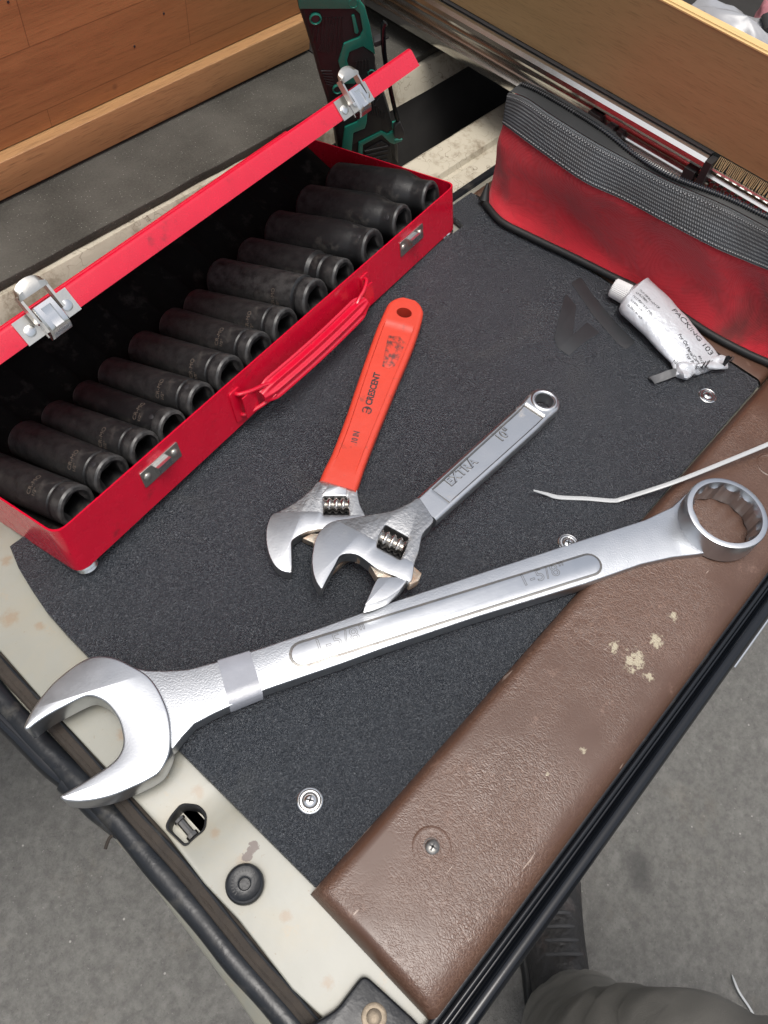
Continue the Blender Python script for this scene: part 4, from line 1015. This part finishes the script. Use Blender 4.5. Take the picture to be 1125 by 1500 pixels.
def chtxt(s_, px, py, sz, dxp, dyp, out=.22):
    a_ = Vector(CHf.h2(px, py, 2.4)); b_ = Vector(CHf.h2(px+dxp, py+dyp, 2.4)); d = (b_-a_).normalized(); nn = Vector((-d.y, d.x))
    obj('lettering', text_me(s_, sz, lambda v: Vector((a_.x + d.x*v.x + nn.x*v.y, a_.y + d.y*v.x + nn.y*v.y, 2.5 + v.z)), .8, spacing=1.08, bold=.05), M['chrome'], ch)
    obj('lettering_outline', text_me(s_, sz, lambda v: Vector((a_.x + d.x*v.x + nn.x*v.y, a_.y + d.y*v.x + nn.y*v.y, 1.98 + v.z)), .12, spacing=1.08, bold=.5), M['darksteel'], ch)  # wider dark copy beneath the raised letters, for contrast
chtxt('EXTRA', 661, 712, 9.5, 40, -36)
chtxt('10"', 734, 647, 9.5, 16, -14)
hb = zd([(1010, 200), (960, 238), (900, 270), (830, 298), (700, 318), (580, 340), (490, 352), (440, 370), (400, 402), (362, 455), (343, 520), (332, 600), (338, 680), (358, 745), (397, 798), (412, 760), (440, 705), (478, 640), (510, 575), (560, 563), (620, 570), (680, 612), (740, 660), (840, 702), (900, 722), (966, 752), (976, 680), (985, 620), (1012, 555), (1032, 450), (1052, 418), (1090, 382), (1110, 350)])
HB = [Vector(CHf.h2(x, y, TZ)) for x, y in hb]
wn = [Vector(CHf.h2(x, y, TZ)) for x, y in zd([(800, 382), (945, 462), (930, 525), (895, 605), (742, 522), (762, 450)])]
prism('head', rnd_corner(HB, 3.5), -6.5, TZ, M['steel_cast'], ch, .9, holes=[rnd_corner(wn, 1.2)])
jf2 = [Vector(CHf.h2(x, y, TZ + .6)) for x, y in zd([(490, 354), (440, 372), (400, 404), (362, 457), (345, 520), (334, 600), (340, 680), (360, 745), (396, 794), (412, 760), (440, 705), (478, 640), (510, 575), (560, 563), (620, 570), (680, 612), (740, 660), (840, 702), (900, 722), (964, 748), (974, 690), (980, 625), (915, 590), (890, 612), (738, 530), (745, 490), (640, 430)])]
prism('jaw_face', rnd_corner(jf2, 3.0), TZ - .8, TZ + .75, M['steel_worn'], ch, .35, label='bright ground jaw face with small rust chips')
a_, b_ = CHf.hit(380 + 760*.2311, 680 + 462*.2311, -.5), CHf.hit(380 + 922*.2311, 680 + 538*.2311, -.5)
worm(CHf, a_, b_, 6.2, 'worm_screw', ch, 4)
prism('window_floor', [Vector((p.x, p.y)) for p in wn], -6.3, -6.0, M['ink'], ch, .02)
sj = [Vector(CHf.h2(x, y, TZ + .2)) for x, y in zd([(752, 717), (850, 713), (925, 722), (938, 735), (900, 788), (820, 845), (740, 878), (664, 896), (682, 862), (704, 815), (724, 768)])]
prism('sliding_jaw', rnd_corner(sj, 2.0), -6.5, TZ + .3, M['steel_worn'], ch, .5)
lk = [Vector(CHf.h2(x, y, TZ - 2.2)) for x, y in zd([(610, 580), (690, 625), (745, 715), (930, 725), (955, 765), (1012, 735), (1030, 692), (988, 655), (975, 640), (800, 600)])]
prism('jaw_rack', rnd_corner(lk, .8), -6.0, TZ - 2.2, M['rusty'], ch, .5)

# ================================================================== SEALANT TUBE
TBf = Frame(at(905, 425, 0), at(1030, 545, 0) - at(905, 425, 0))
tb_ = empty('sealant_tube', 'crumpled white aluminium sealant tube with black print, rolled up at its end', 'tube', TBf)
zt4 = lambda L: [(860 + x*.2044, 390 + y*.2044) for x, y in L]
capA, capB = TBf.hit(*zt4([(185, 150)])[0], 10), TBf.hit(*zt4([(290, 205)])[0], 10)
axc = (capB - capA).normalized(); a2 = Vector((0, 0, 1)); b2_ = axc.cross(a2)
cl_ = (capB - capA).length
MB().lathe([(5, -.5), (7.4, -.2), (8.0, .8), (8.6, cl_*1.0), (8.2, cl_ + .5), (5, cl_ + .6)], 72, lambda v: capA + axc*v.z + a2*v.x + b2_*v.y, lambda i, q, r: r * (1 + (.02*math.cos(36*q) if 1 < i < 4 else 0))).build('cap', M['cap'], tb_, 20)
LT = [TBf.hit(*p, 6) for p in zt4([(240, 262), (215, 330), (230, 360), (300, 420), (400, 505), (500, 605), (600, 690), (640, 780)])]
RT = [TBf.hit(*p, 6) for p in zt4([(350, 165), (420, 145), (440, 165), (560, 270), (690, 400), (800, 505), (905, 600), (985, 690)])]
# body stations from neck to fold
st_ = [(LT[0], RT[0], 8.0, 11), (LT[1], RT[1], 11.5, 11.5), (LT[2], RT[2], 11.5, 12), (LT[3], RT[3], 11, 11.5), (LT[4], RT[4], 10, 10.5), (LT[5], RT[5], 8, 9), (LT[6], RT[6], 6, 7), (LT[7], RT[7], 4.5, 6)]
def tube_pt(i, q):
    k = min(int(i), len(st_) - 2); f_ = i - k; l = st_[k][0].lerp(st_[k+1][0], f_); r = st_[k][1].lerp(st_[k+1][1], f_); hgt = st_[k][2]*(1-f_) + st_[k+1][2]*f_
    c = (l + r)/2; w_ = (r - l)/2; zc_ = hgt + .2
    v = c + w_*math.cos(q); z = zc_ + hgt*math.sin(q)*(1 if math.sin(q) > 0 else 1)
    kk = 1.1 * noise.noise(Vector((v.x*.07, v.y*.07, 2))) + .7*noise.noise(Vector((v.x*.18, v.y*.18, 5))) + (.6*abs(noise.noise(Vector((v.x*.12 + v.y*.1, v.y*.02, 7)))) if i > 4 else 0)
    return Vector((v.x, v.y, max(z + kk*(.2 + .8*max(0, math.sin(q)))*min(1, i), .15)))
rows = [[tube_pt(i*.25, 2*math.pi*j/48) for j in range(48)] for i in range(29)]
mb = MB().grid(rows, True); mb.f.append(tuple(range(48))[::-1]); mb.f.append(tuple(28*48 + j for j in range(48)))
mb.build('tube_body', M['tube'], tb_, 50)
# shoulder
MB().lathe([(5.0, -1.5), (5.0, .6), (8.2, 1.2)], 30, lambda v: capB + axc*v.z + a2*v.x + b2_*v.y).build('tube_neck', M['cap'], tb_)
# folded, rolled end (crumple)
rl0, rl1 = TBf.hit(*zt4([(640, 765)])[0], 5), TBf.hit(*zt4([(1000, 690)])[0], 5)
rows = []
for i in range(25):
    t = i/24; p = rl0.lerp(rl1, t); ax = (rl1 - rl0).normalized(); s_ = Vector((ax.y, -ax.x, 0)); row = []
    if s_.x < 0: s_ = -s_
    for j in range(24):
        q = 2*math.pi*j/24; rr = (5.6 if t < .25 else 4.4) * (1 + .20*math.sin(3*q + 9*t) + .28*noise.noise(Vector((t*7, math.cos(q), math.sin(q)))))
        e_ = math.sqrt(max(.05, min(1, t/.05, (1-t)/.05)))
        row.append(p + s_*(rr*math.cos(q)*1.35*e_ - 1) + Vector((0, 0, max(rr*math.sin(q)*e_ + .5, -4.7))))
    rows.append(row)
mb = MB().grid(rows, True); mb.f.append(tuple(range(24))); mb.f.append(tuple(24*24 + j for j in range(24))); mb.build('rolled_end', M['tube'], tb_, 35)
tg1 = [TBf.hit(*p, 5) for p in zt4([(690, 755), (640, 765), (590, 778), (540, 792), (500, 800), (470, 812)])]
mb = MB(); rows = [[p + Vector((0, 0, 1.5*math.sin(i*1.1))) + TBf.R.transposed() @ Vector((0, 3.2*s2, 0)) + Vector((0, 0, s2*1.5)) for s2 in (-1, -.3, .3, 1)] for i, p in enumerate(tg1)]
mb.grid(rows); mb.build('torn_tab', simple('dark_foil', (.12, .12, .12), .35, metal=.7, bscale=90, bdist=.5), tb_, 40)
prism('black_smear', rnd_corner([Vector(TBf.h2(*p, 0)) for p in zt4([(430, 800), (470, 790), (520, 800), (550, 815), (545, 830), (500, 832), (450, 828)])], 1), .03, 1.6, M['ink'], tb_, .4)
# print on the tube
def tube_h(x, y):
    best = 0
    # nearest station search along the body
    for i in range(0, 57):
        ii = i*.125; k = min(int(ii), len(st_)-2); f_ = ii - k; l = st_[k][0].lerp(st_[k+1][0], f_); r = st_[k][1].lerp(st_[k+1][1], f_); c = (l+r)/2; w_ = (r-l)/2
        d = Vector((x, y)) - c.xy; wn_ = w_.xy.length; u = d.dot(w_.xy)/wn_/wn_; off = (d - w_.xy*u).length
        if off < 1.6 and abs(u) < .995:
            q = math.acos(u); return tube_pt(ii, q).z
    return None
def tprint(s_, p0, p1, sz, sp=1.0, stretch=1.0, nm='printed_text'):
    a_ = TBf.hit(*zt4([p0])[0], 20); b_ = TBf.hit(*zt4([p1])[0], 20)
    a_ = TBf.hit(*zt4([p0])[0], 17).xy; b_ = TBf.hit(*zt4([p1])[0], 17).xy; d = (b_-a_).normalized(); nn = Vector((-d.y, d.x))
    last = [18.0]
    def fn(v):
        x = a_.x + d.x*v.x + nn.x*v.y; y = a_.y + d.y*v.x + nn.y*v.y; h = tube_h(x, y)
        if h is None: h = last[0]
        last[0] = h
        return Vector((x, y, h + .12 + v.z))
    obj(nm, text_me(s_, sz, fn, .1, spacing=sp, stretch=stretch), M['ink'], tb_)
tprint('OUT OF REACH OF', (350, 205), (480, 320), 3.0, .9)
tprint('CHILDREN', (330, 222), (430, 305), 3.0, .9)
tprint('MAY IRRITATE EYES.', (310, 240), (450, 370), 3.0, .9)
tprint('See additional', (298, 262), (400, 350), 2.8, .9)
tprint('cautions on back', (285, 285), (390, 375), 2.8, .9)
tprint('PACKING 103 (FIP)', (590, 335), (900, 590), 8.0, .95, 1.05)
tprint('For Oil Pans/Camshaft', (650, 490), (860, 700), 4.4, .9)
tprint('For Professional Use', (725, 600), (850, 740), 4.4, .9)
tprint('P/N 00295', (815, 610), (885, 700), 3.4, .9)
tprint('Net Wt. 3.0 FL', (640, 632), (740, 700), 4.6, .95)

# ================================================================== RED POUCH
BG = Frame(at(900, 410, 0), at(1036, 488, 0) - at(779, 349, 0))
bag = empty('tool_pouch', 'grimy red canvas zip pouch with grey webbing band, standing against the drawer', 'pouch', BG)
stn = [((712, 300), (737, 181), (745, 137), (770, 122)), ((735, 326), (757, 196), (770, 146), (792, 132)), ((779, 349), (798, 226), (810, 173), (832, 152)), ((838, 377), (856, 266), (868, 209), (890, 189)), ((894, 405), (912, 292), (924, 239), (936, 232)), ((957, 436), (974, 325), (980, 268), (985, 262)), ((1036, 488), (1048, 363), (1056, 301), (1064, 290)), ((1090, 517), (1100, 385), (1105, 326), (1112, 312)), ((1140, 540), (1146, 405), (1152, 352), (1160, 334)), ((1230, 590), (1236, 455), (1242, 402), (1250, 384))]
ZL, ZT, ZK = 76, 102, 104
def sect(i):
    b_, lw, tp_, bk_ = [Vector((*p, 0)) for p in stn[i]]
    B = at(b_.x, b_.y, 2); Lw = at(lw.x, lw.y, ZL); Tp = at(tp_.x, tp_.y, ZT); Bk = at(bk_.x, bk_.y, ZK)
    m1 = b_.lerp(lw, .22); m2 = b_.lerp(lw, .5); m3 = b_.lerp(lw, .78)
    A1 = at(m1.x, m1.y, 14); A2 = at(m2.x, m2.y, 34); A3 = at(m3.x, m3.y, 57)
    dX = Vector((1, 0, 0))
    return dict(B=B, A1=A1, A2=A2, A3=A3, L=Lw, T=Tp, K=Bk)
secs = [sect(i) for i in range(len(stn))]
def smooth_line(key, sub=8): return crom([s_[key] for s_ in secs], sub, False)
lines = {k_: smooth_line(k_) for k_ in ('B', 'A1', 'A2', 'A3', 'L', 'T', 'K')}
NS = len(lines['B'])
def bloc(p): return BG.loc(p)
rows = []
for i in range(NS):
    t = i/(NS-1)
    g_ = [lines[k_][i] for k_ in ('B', 'A1', 'A2', 'A3', 'L', 'T')]
    wr = [p + Vector((-1, 0, 0)) * (9*noise.noise(Vector((i*.085 + j*.25, j*.55, 1))) + 2.6*noise.noise(Vector((i*.22, j*.9, 4)))) * (0, .8, 1, .9, .25, 0)[j] for j, p in enumerate(g_)]
    fr_pts = crom(wr, 5, False)
    K_ = lines['K'][i]; T_ = lines['T'][i]
    xb_ = XD - 22; thick = 1
    e = min(1, t/.06); e = math.sqrt(1 - (1-e)**2)
    kx = K_.x + 4 
    back = [K_ + Vector((3, 0, -3)), Vector((K_.x + (xb_-K_.x)*.35*e, K_.y, 78)), Vector((K_.x + (xb_ - K_.x)*.75*e, K_.y, 45)), Vector((K_.x + (xb_-K_.x)*.8*e, K_.y, 12)), Vector((K_.x + (xb_-K_.x)*.7*e, K_.y, 2.5))]
    dip = [T_.lerp(K_, .35) + Vector((0, 0, -4)), T_.lerp(K_, .7) + Vector((0, 0, -4)), K_]
    rows.append([bloc(p) for p in fr_pts + dip + back])
mb = MB().grid(rows, True); n_ = len(rows[0]); mb.f.append(tuple(range(n_))[::-1]); mb.f.append(tuple((NS-1)*n_ + j for j in range(n_)))
mb.build('pouch_body', M['fabric'], bag, 60)
# webbing band with uv
rows = []
for i in range(NS):
    a_, b_ = lines['L'][i], lines['T'][i]; row = []
    nrm = Vector((-.93, 0, .37))
    for k in range(7):
        u = k/6; row.append(bloc(a_.lerp(b_, u) + nrm*(1.4 + .8*math.sin(u*math.pi) + .5*noise.noise(Vector((i*.3, u*2, 0))))))
    rows.append([bloc(a_)] + row + [bloc(b_ + Vector((1, 0, .6)))])
bo = MB().grid(rows).build('webbing_band', M['web'], bag, 60, label='dirty grey woven webbing along the top')
uv = bo.data.uv_layers.new(name='UVMap'); nr = len(rows[0])
for lp in bo.data.loops:
    i, j = divmod(lp.vertex_index, nr); uv.data[lp.index].uv = (i/(NS-1)*2.2, j/(nr-1)*.62)
# edge piping (bottom and band edges)
MB().tube([bloc(p + Vector((-2, 0, 2.5))) for p in lines['B']], 3.2, 12).build('bottom_piping', M['grip'], bag)
MB().tube([bloc(secs[0][k_] + Vector((0, 3, 2))) for k_ in ('B', 'A1')], [5.2, 1.2], 12).build('bottom_piping', M['grip'], bag)
# stitching along both band edges
mb = MB()
for key_, dz in (('L', .08), ('T', .92)):
    ln_ = [bloc(lines['L'][i].lerp(lines['T'][i], dz) + Vector((-.93, 0, .37))*2.1) for i in range(NS)]
    ln_ = crom(ln_, 5, False)
    for q in range(0, len(ln_) - 2, 3): mb.tube([ln_[q], ln_[q+1]], .42, 5)
mb.build('stitching', M['thread'], bag, kind='stuff')
# zipper: tape and teeth
zipline = []
rows = []
for i in range(NS):
    T_, K_ = lines['T'][i], lines['K'][i]; rows.append([bloc(T_.lerp(K_, u) + Vector((.5, 0, 1.2 + 1.5*math.sin(u*math.pi)))) for u in (.02, .35, .65, 1.0)] + [bloc(K_ + Vector((2, 0, -8)))])
    zipline.append(T_.lerp(K_, .62) + Vector((0, 0, 3.4)))
MB().grid(rows).build('zipper_tape', M['grip'], bag, 60)
zz = crom(zipline, 6, False); mb = MB()
acc = 0; last = zz[0]; cnt = 0
for p, pn_ in zip(zz, zz[1:]):
    acc += (p - last).length; last = p
    if acc > 1.7:
        acc = 0; d = (pn_ - p).normalized(); s_ = Vector((0, 0, 1)).cross(d).normalized(); cnt += 1
        fr2 = Frame(bloc(p), bloc(p + d) - bloc(p)); mb.box(-.45, .45, -2.4, 2.4, -.8, .9, fr2.to)
mb.build('zipper_teeth', M['gloss_black'], bag, kind='stuff')
MB().tube([bloc(p + Vector((0, 0, -.6))) for p in zipline], 1.5, 8).build('zipper_coil', M['black_plastic'], bag)

# ================================================================== GREEN TOOL
g0, g1 = at(520, 235, -14), at(468, -10, 150)
view = (CAM - g0.lerp(g1, .5)).normalized()
GT = Frame(g0, g1 - g0, view)
gt = empty('cordless_tool', 'green and black rubber-gripped cordless tool standing upright behind the red case', 'power tool', GT)
z6 = lambda L: [(430 + x*.18667, y*.18667) for x, y in L]
def G(L_, z=0): return [Vector(GT.h2(x, y, z)) for x, y in z6(L_)]
prism('housing', rnd_corner(G([(20, -120), (45, 90), (100, 250), (160, 450), (210, 640), (262, 800), (310, 970), (345, 1150), (370, 1330), (830, 1330), (828, 1180), (795, 1040), (745, 880), (700, 740), (655, 600), (640, 430), (602, 210), (560, 60), (510, -60), (480, -120)]), 2), -44, 0, M['grip'], gt, 7)
def gp(nm, L_, z0, z1, mt_, bev=.6, r=1.0): return prism(nm, rnd_corner(G(L_, z1), r), z0, z1, M[mt_], gt, bev)
gp('green_shell', [(20, -120), (480, -120), (520, 5), (560, 60), (602, 210), (642, 430), (615, 410), (545, 365), (440, 410), (420, 480), (450, 580), (510, 620), (480, 660), (400, 660), (352, 490), (395, 345), (520, 295), (545, 240), (520, 110), (480, 72), (45, 72)], -1, 1.8, 'green')
gp('green_slot', [(455, 125), (478, 118), (512, 250), (500, 270), (480, 262)], -.5, 1.6, 'green', .5, .8)
gp('green_shell', [(402, 1000), (500, 960), (520, 900), (580, 880), (575, 960), (560, 1010), (470, 1045), (455, 1200), (440, 1330), (370, 1330), (385, 1130)], -1, 1.8, 'green')
gp('green_shell', [(510, 1120), (690, 1030), (740, 1055), (790, 1030), (770, 1000), (775, 965), (810, 960), (800, 1060), (790, 1105), (858, 1095), (850, 1110), (790, 1135), (755, 1120), (690, 1060), (545, 1140), (535, 1330), (500, 1330)], -1, 1.8, 'green')
gp('grip_pad', [(440, 410), (545, 368), (615, 412), (640, 450), (640, 620), (560, 680), (500, 620), (440, 565), (420, 480)], -.5, 1.2, 'grip', .5)
gp('grip_pad', [(470, 1050), (560, 1010), (585, 880), (700, 740), (745, 880), (770, 960), (765, 1010), (735, 1045), (690, 1020), (510, 1110), (455, 1140)], -.5, 1.2, 'grip', .5)
gp('grip_pad', [(560, 1180), (690, 1110), (760, 1150), (770, 1240), (760, 1330), (545, 1330)], -.5, 1.5, 'grip', .8)
def ridge(a_, b_, z=1.6, r=.75):
    p, q_ = G([a_, b_], z); MB().tube([(p.x, p.y, z - .4), (q_.x, q_.y, z - .4)], r, 8).build('grip_rib', M['grip'], gt)
for k in range(9): ridge((235 + k*26 - 60, 140 + (k < 2)*20), (150 + k*33 - 40*(k > 4), 330 + k*12) , .4)
for k in range(7): ridge((200 + k*12, 400 + k*3), (270 + k*10, 180 + k*3), .2)
for k in range(5): ridge((490 + k*24, 470 - k*4 + 12), (480 + k*28, 560 - k*3 + 10), 1.6)
for k in range(6): ridge((600 + k*22, 820 + k*18 - 30), (620 + k*18, 900 + k*6), 1.6)
for k in range(4): ridge((560, 1190 + k*34), (740, 1150 + k*34), 2.0, 1.0)
for k in range(6): ridge((215 + k*8, 560 + k*20), (300 + k*4, 560 + k*24), .2)
for (x, y, r) in ((172, 148, 5.0), (345, 700, 4.6), (468, 20, 4.4), (610, 570, 3.4)):
    c = GT.hit(*z6([(x, y)])[0], 1.0)
    MB().lathe([(r, -.8), (r, .6), (r*.8, 1.2), (r*.72, .5), (r*.7, -.6)], 28, lambda v: v + c).build('screw_boss', M['green'], gt)
    MB().lathe([(r*.66, -.6), (r*.64, .1), (.2, .1)], 20, lambda v: v + c).build('screw_hole', M['ink'], gt)
hk = [GT.hit(*p, 3) for p in z6([(720, 175), (705, 215), (705, 330), (720, 480), (760, 700), (800, 880), (830, 1000), (840, 1060)])]
MB().tube(crom(hk, 4, False), [1.6]*len(crom(hk, 4, False)), 10, 1.6).build('belt_hook', M['gloss_black'], gt)
gp('hook_mount', [(790, 1000), (835, 960), (870, 1040), (868, 1080), (830, 1095), (790, 1080)], 1, 7, 'black_plastic')
gp('hook_mount', [(630, 335), (700, 310), (710, 350), (640, 375)], -6, 2, 'black_plastic')

# ================================================================== ZIP TIES
def ribbon(pts, wd, th, mb, up=Vector((0, 0, 1)), taper=.15):
    P_ = crom(pts, 6, False); n = len(P_); rows = []
    for i, p in enumerate(P_):
        t = (P_[min(i+1, n-1)] - P_[max(i-1, 0)]).normalized(); s_ = up.cross(t).normalized(); w_ = wd * min(1, .35 + i/n/taper*.65)
        rows.append([p - s_*w_/2, p - s_*w_/2 + up*th*.7, p - s_*w_*.3 + up*th, p + s_*w_*.3 + up*th, p + s_*w_/2 + up*th*.7, p + s_*w_/2])
    mb.grid(rows, True); k = len(rows[0]); mb.f.append(tuple(range(k))); mb.f.append(tuple((n-1)*k + j for j in range(k))); return mb
zt_pts = [at(781, 719, 6), at(800, 724, 3.0), at(818, 729, 1.0), at(860, 731, .6), at(897, 734, .8), at(912, 731, 2), at(960, 716, 11), at(1000, 702, 16), at(1060, 678, 20), at(1130, 649, 22), at(1220, 610, 24)]
o = ribbon(zt_pts, 3.3, 1.1, MB()).build('zip_tie', M['nylon'], label='translucent white zip tie tail bent across the board above the big wrench', cat='zip tie')
o2_ = ribbon([at(1072, 1428, -698), at(1082, 1452, -694), at(1100, 1480, -698), at(1116, 1512, -698)], 3.0, 1.2, MB()).build('zip_tie', M['nylon'], label='white zip tie offcut lying on the concrete ground', cat='zip tie')
for o_ in (o,):
    pass

# ================================================================== PERSON (leg and shoe of the one standing there)
def skin_body(name, verts, edges, radii, mt, parent, sub=2, root=0, **kw):
    me = bpy.data.meshes.new(name); me.from_pydata([Vector(v)*S for v in verts], edges, []); o = bpy.data.objects.new(name, me); COL.objects.link(o)
    md = o.modifiers.new('s', 'SKIN'); md.use_smooth_shade = True
    for i, r in enumerate(radii):
        sv = me.skin_vertices[0].data[i]; sv.radius = (r[0]*S, r[1]*S) if isinstance(r, tuple) else (r*S, r*S); sv.use_root = (i == root)
    sb_ = o.modifiers.new('d', 'SUBSURF'); sb_.levels = sub; sb_.render_levels = sub
    dg = bpy.context.evaluated_depsgraph_get(); dg.update(); m2 = bpy.data.meshes.new_from_object(o.evaluated_get(dg)); bpy.data.objects.remove(o)
    return obj(name, m2, mt, parent, **kw)
pe = empty('person', 'person standing below the tailgate corner in grey work trousers and black trainers', 'person', Frame((250, -300, -700), Vector((1, 0, 0))))
PEi = Vector((250, -300, -700))
toe, heel = at(792, 1255, -690), at(815, 1480, -690)
toe.z = heel.z = 0
dirf = (toe - heel).normalized(); sd_ = Vector((dirf.y, -dirf.x, 0))
def shoe(heel, dirf, sd_, name):
    rows = []; Ls = 285
    prof_w = [(0, 20), (.04, 30), (.15, 35), (.35, 36), (.55, 41), (.72, 47), (.86, 43), (.95, 30), (1, 8)]
    prof_h = [(0, 62), (.05, 86), (.18, 96), (.32, 92), (.45, 76), (.6, 58), (.75, 46), (.9, 38), (1, 14)]
    for i in range(33):
        t = i/32; w_ = lerp_tab(prof_w, t); h = lerp_tab(prof_h, t); c = heel + dirf*(Ls*t); row = []
        for j in range(24):
            q = 2*math.pi*j/24; cx, cz = math.cos(q), math.sin(q)
            zz_ = (h/2 + h/2*(abs(cz)**.7*(1 if cz > 0 else -1))); xx_ = w_*(abs(cx)**.75*(1 if cx > 0 else -1)) * (1 - .35*max(0, cz))
            row.append(Vector((c.x, c.y, 2)) + sd_*xx_ + Vector((0, 0, zz_ - PEi.z - 700 + 0)) - Vector((PEi.x, PEi.y, 0)))
        rows.append(row)
    mb = MB().grid(rows, True); mb.f.append(tuple(range(24))); mb.f.append(tuple(32*24 + j for j in range(24)))
    s_ = mb.build(name, M['shoe'], pe, 60)
    # sole
    out = []
    for i in range(33): t = i/32; c = heel + dirf*(Ls*t*1.01 - 2); out.append((c + sd_*(lerp_tab(prof_w, t) + 3)).xy - PEi.xy)
    for i in range(32, -1, -1): t = i/32; c = heel + dirf*(Ls*t*1.01 - 2); out.append((c - sd_*(lerp_tab(prof_w, t) + 3)).xy - PEi.xy)
    so2 = prism('sole', out, 0, 20, M['grip'], s_, 3)
    for k in range(6):
        t = .42 + k*.055; c = heel + dirf*(Ls*t); h = lerp_tab(prof_h, t) + 5
        MB().tube(crom([Vector((c.x - PEi.x, c.y - PEi.y, h - 14)) + sd_*-22, Vector((c.x - PEi.x, c.y - PEi.y, h)) + sd_*-8, Vector((c.x - PEi.x, c.y - PEi.y, h)) + sd_*8, Vector((c.x - PEi.x, c.y - PEi.y, h - 14)) + sd_*22], 4, False), 2.4, 8).build('lace', M['lace'], s_)
    return s_
for k in (0, 1):
    off = Vector((0, 0, 0)) if k == 0 else sd_*235 + dirf*-330
    shoe(heel - dirf*60 + off, dirf, sd_, 'shoe')
an = heel - dirf*12; 
def leg_pts(off):
    a_ = an + off - Vector((PEi.x, PEi.y, 0))
    kn = at(925, 1596, -285) - PEi if off.length < 1 else a_ + Vector((20, -60, 420))
    return a_, kn
a1, k1 = leg_pts(Vector((0, 0, 0))); a2_, k2 = leg_pts(sd_*235 + dirf*-330)
hipL = k1 + Vector((60, -150, 380)); hipR = k2 + Vector((-50, -120, 400)); pel = (hipL + hipR)/2 + Vector((0, 0, 60))
verts = [pel, hipL, k1, k1.lerp(a1, .5), a1 + Vector((0, 0, 120)), a1 + Vector((0, 0, 75)), hipR, k2, k2.lerp(a2_, .5), a2_ + Vector((0, 0, 120)), a2_ + Vector((0, 0, 75))]
skin_body('trousers', verts, [(0, 1), (1, 2), (2, 3), (3, 4), (4, 5), (0, 6), (6, 7), (7, 8), (8, 9), (9, 10)], [(120, 95), 92, 78, 74, 62, 60, 92, 78, 74, 62, 60], M['trouser'], pe, 3, 0)

tr = bpy.data.objects['trousers']; me_ = tr.data
me_.calc_loop_triangles()
for v in me_.vertices:
    p = v.co / S; f_ = noise.noise(Vector((p.x*.012, p.y*.012, p.z*.03))) * 0 + noise.noise(Vector((p.x*.011, p.y*.011, p.z*.011))) * 12 - (1 - min(1, abs(noise.noise(Vector((p.x*.014 + p.z*.012, p.y*.014, p.z*.02 + 4)))) * 4)) * 6
    v.co += v.normal * f_ * S * max(0, min(1, (p.z - 95) / 60))
cuff = a1 + Vector((0, 0, 66)); rws = []
for (dz, rr_c) in ((0, 47), (2, 53), (22, 54), (26, 50)):
    rws.append([cuff + Vector((math.cos(q)*rr_c*(1 + .05*math.sin(3*q + 1)), math.sin(q)*rr_c*(1 + .05*math.sin(3*q + 1)), dz)) for q in [2*math.pi*j/40 for j in range(40)]])
MB().grid(rws, True).build('cuff', M['trouser'], pe)
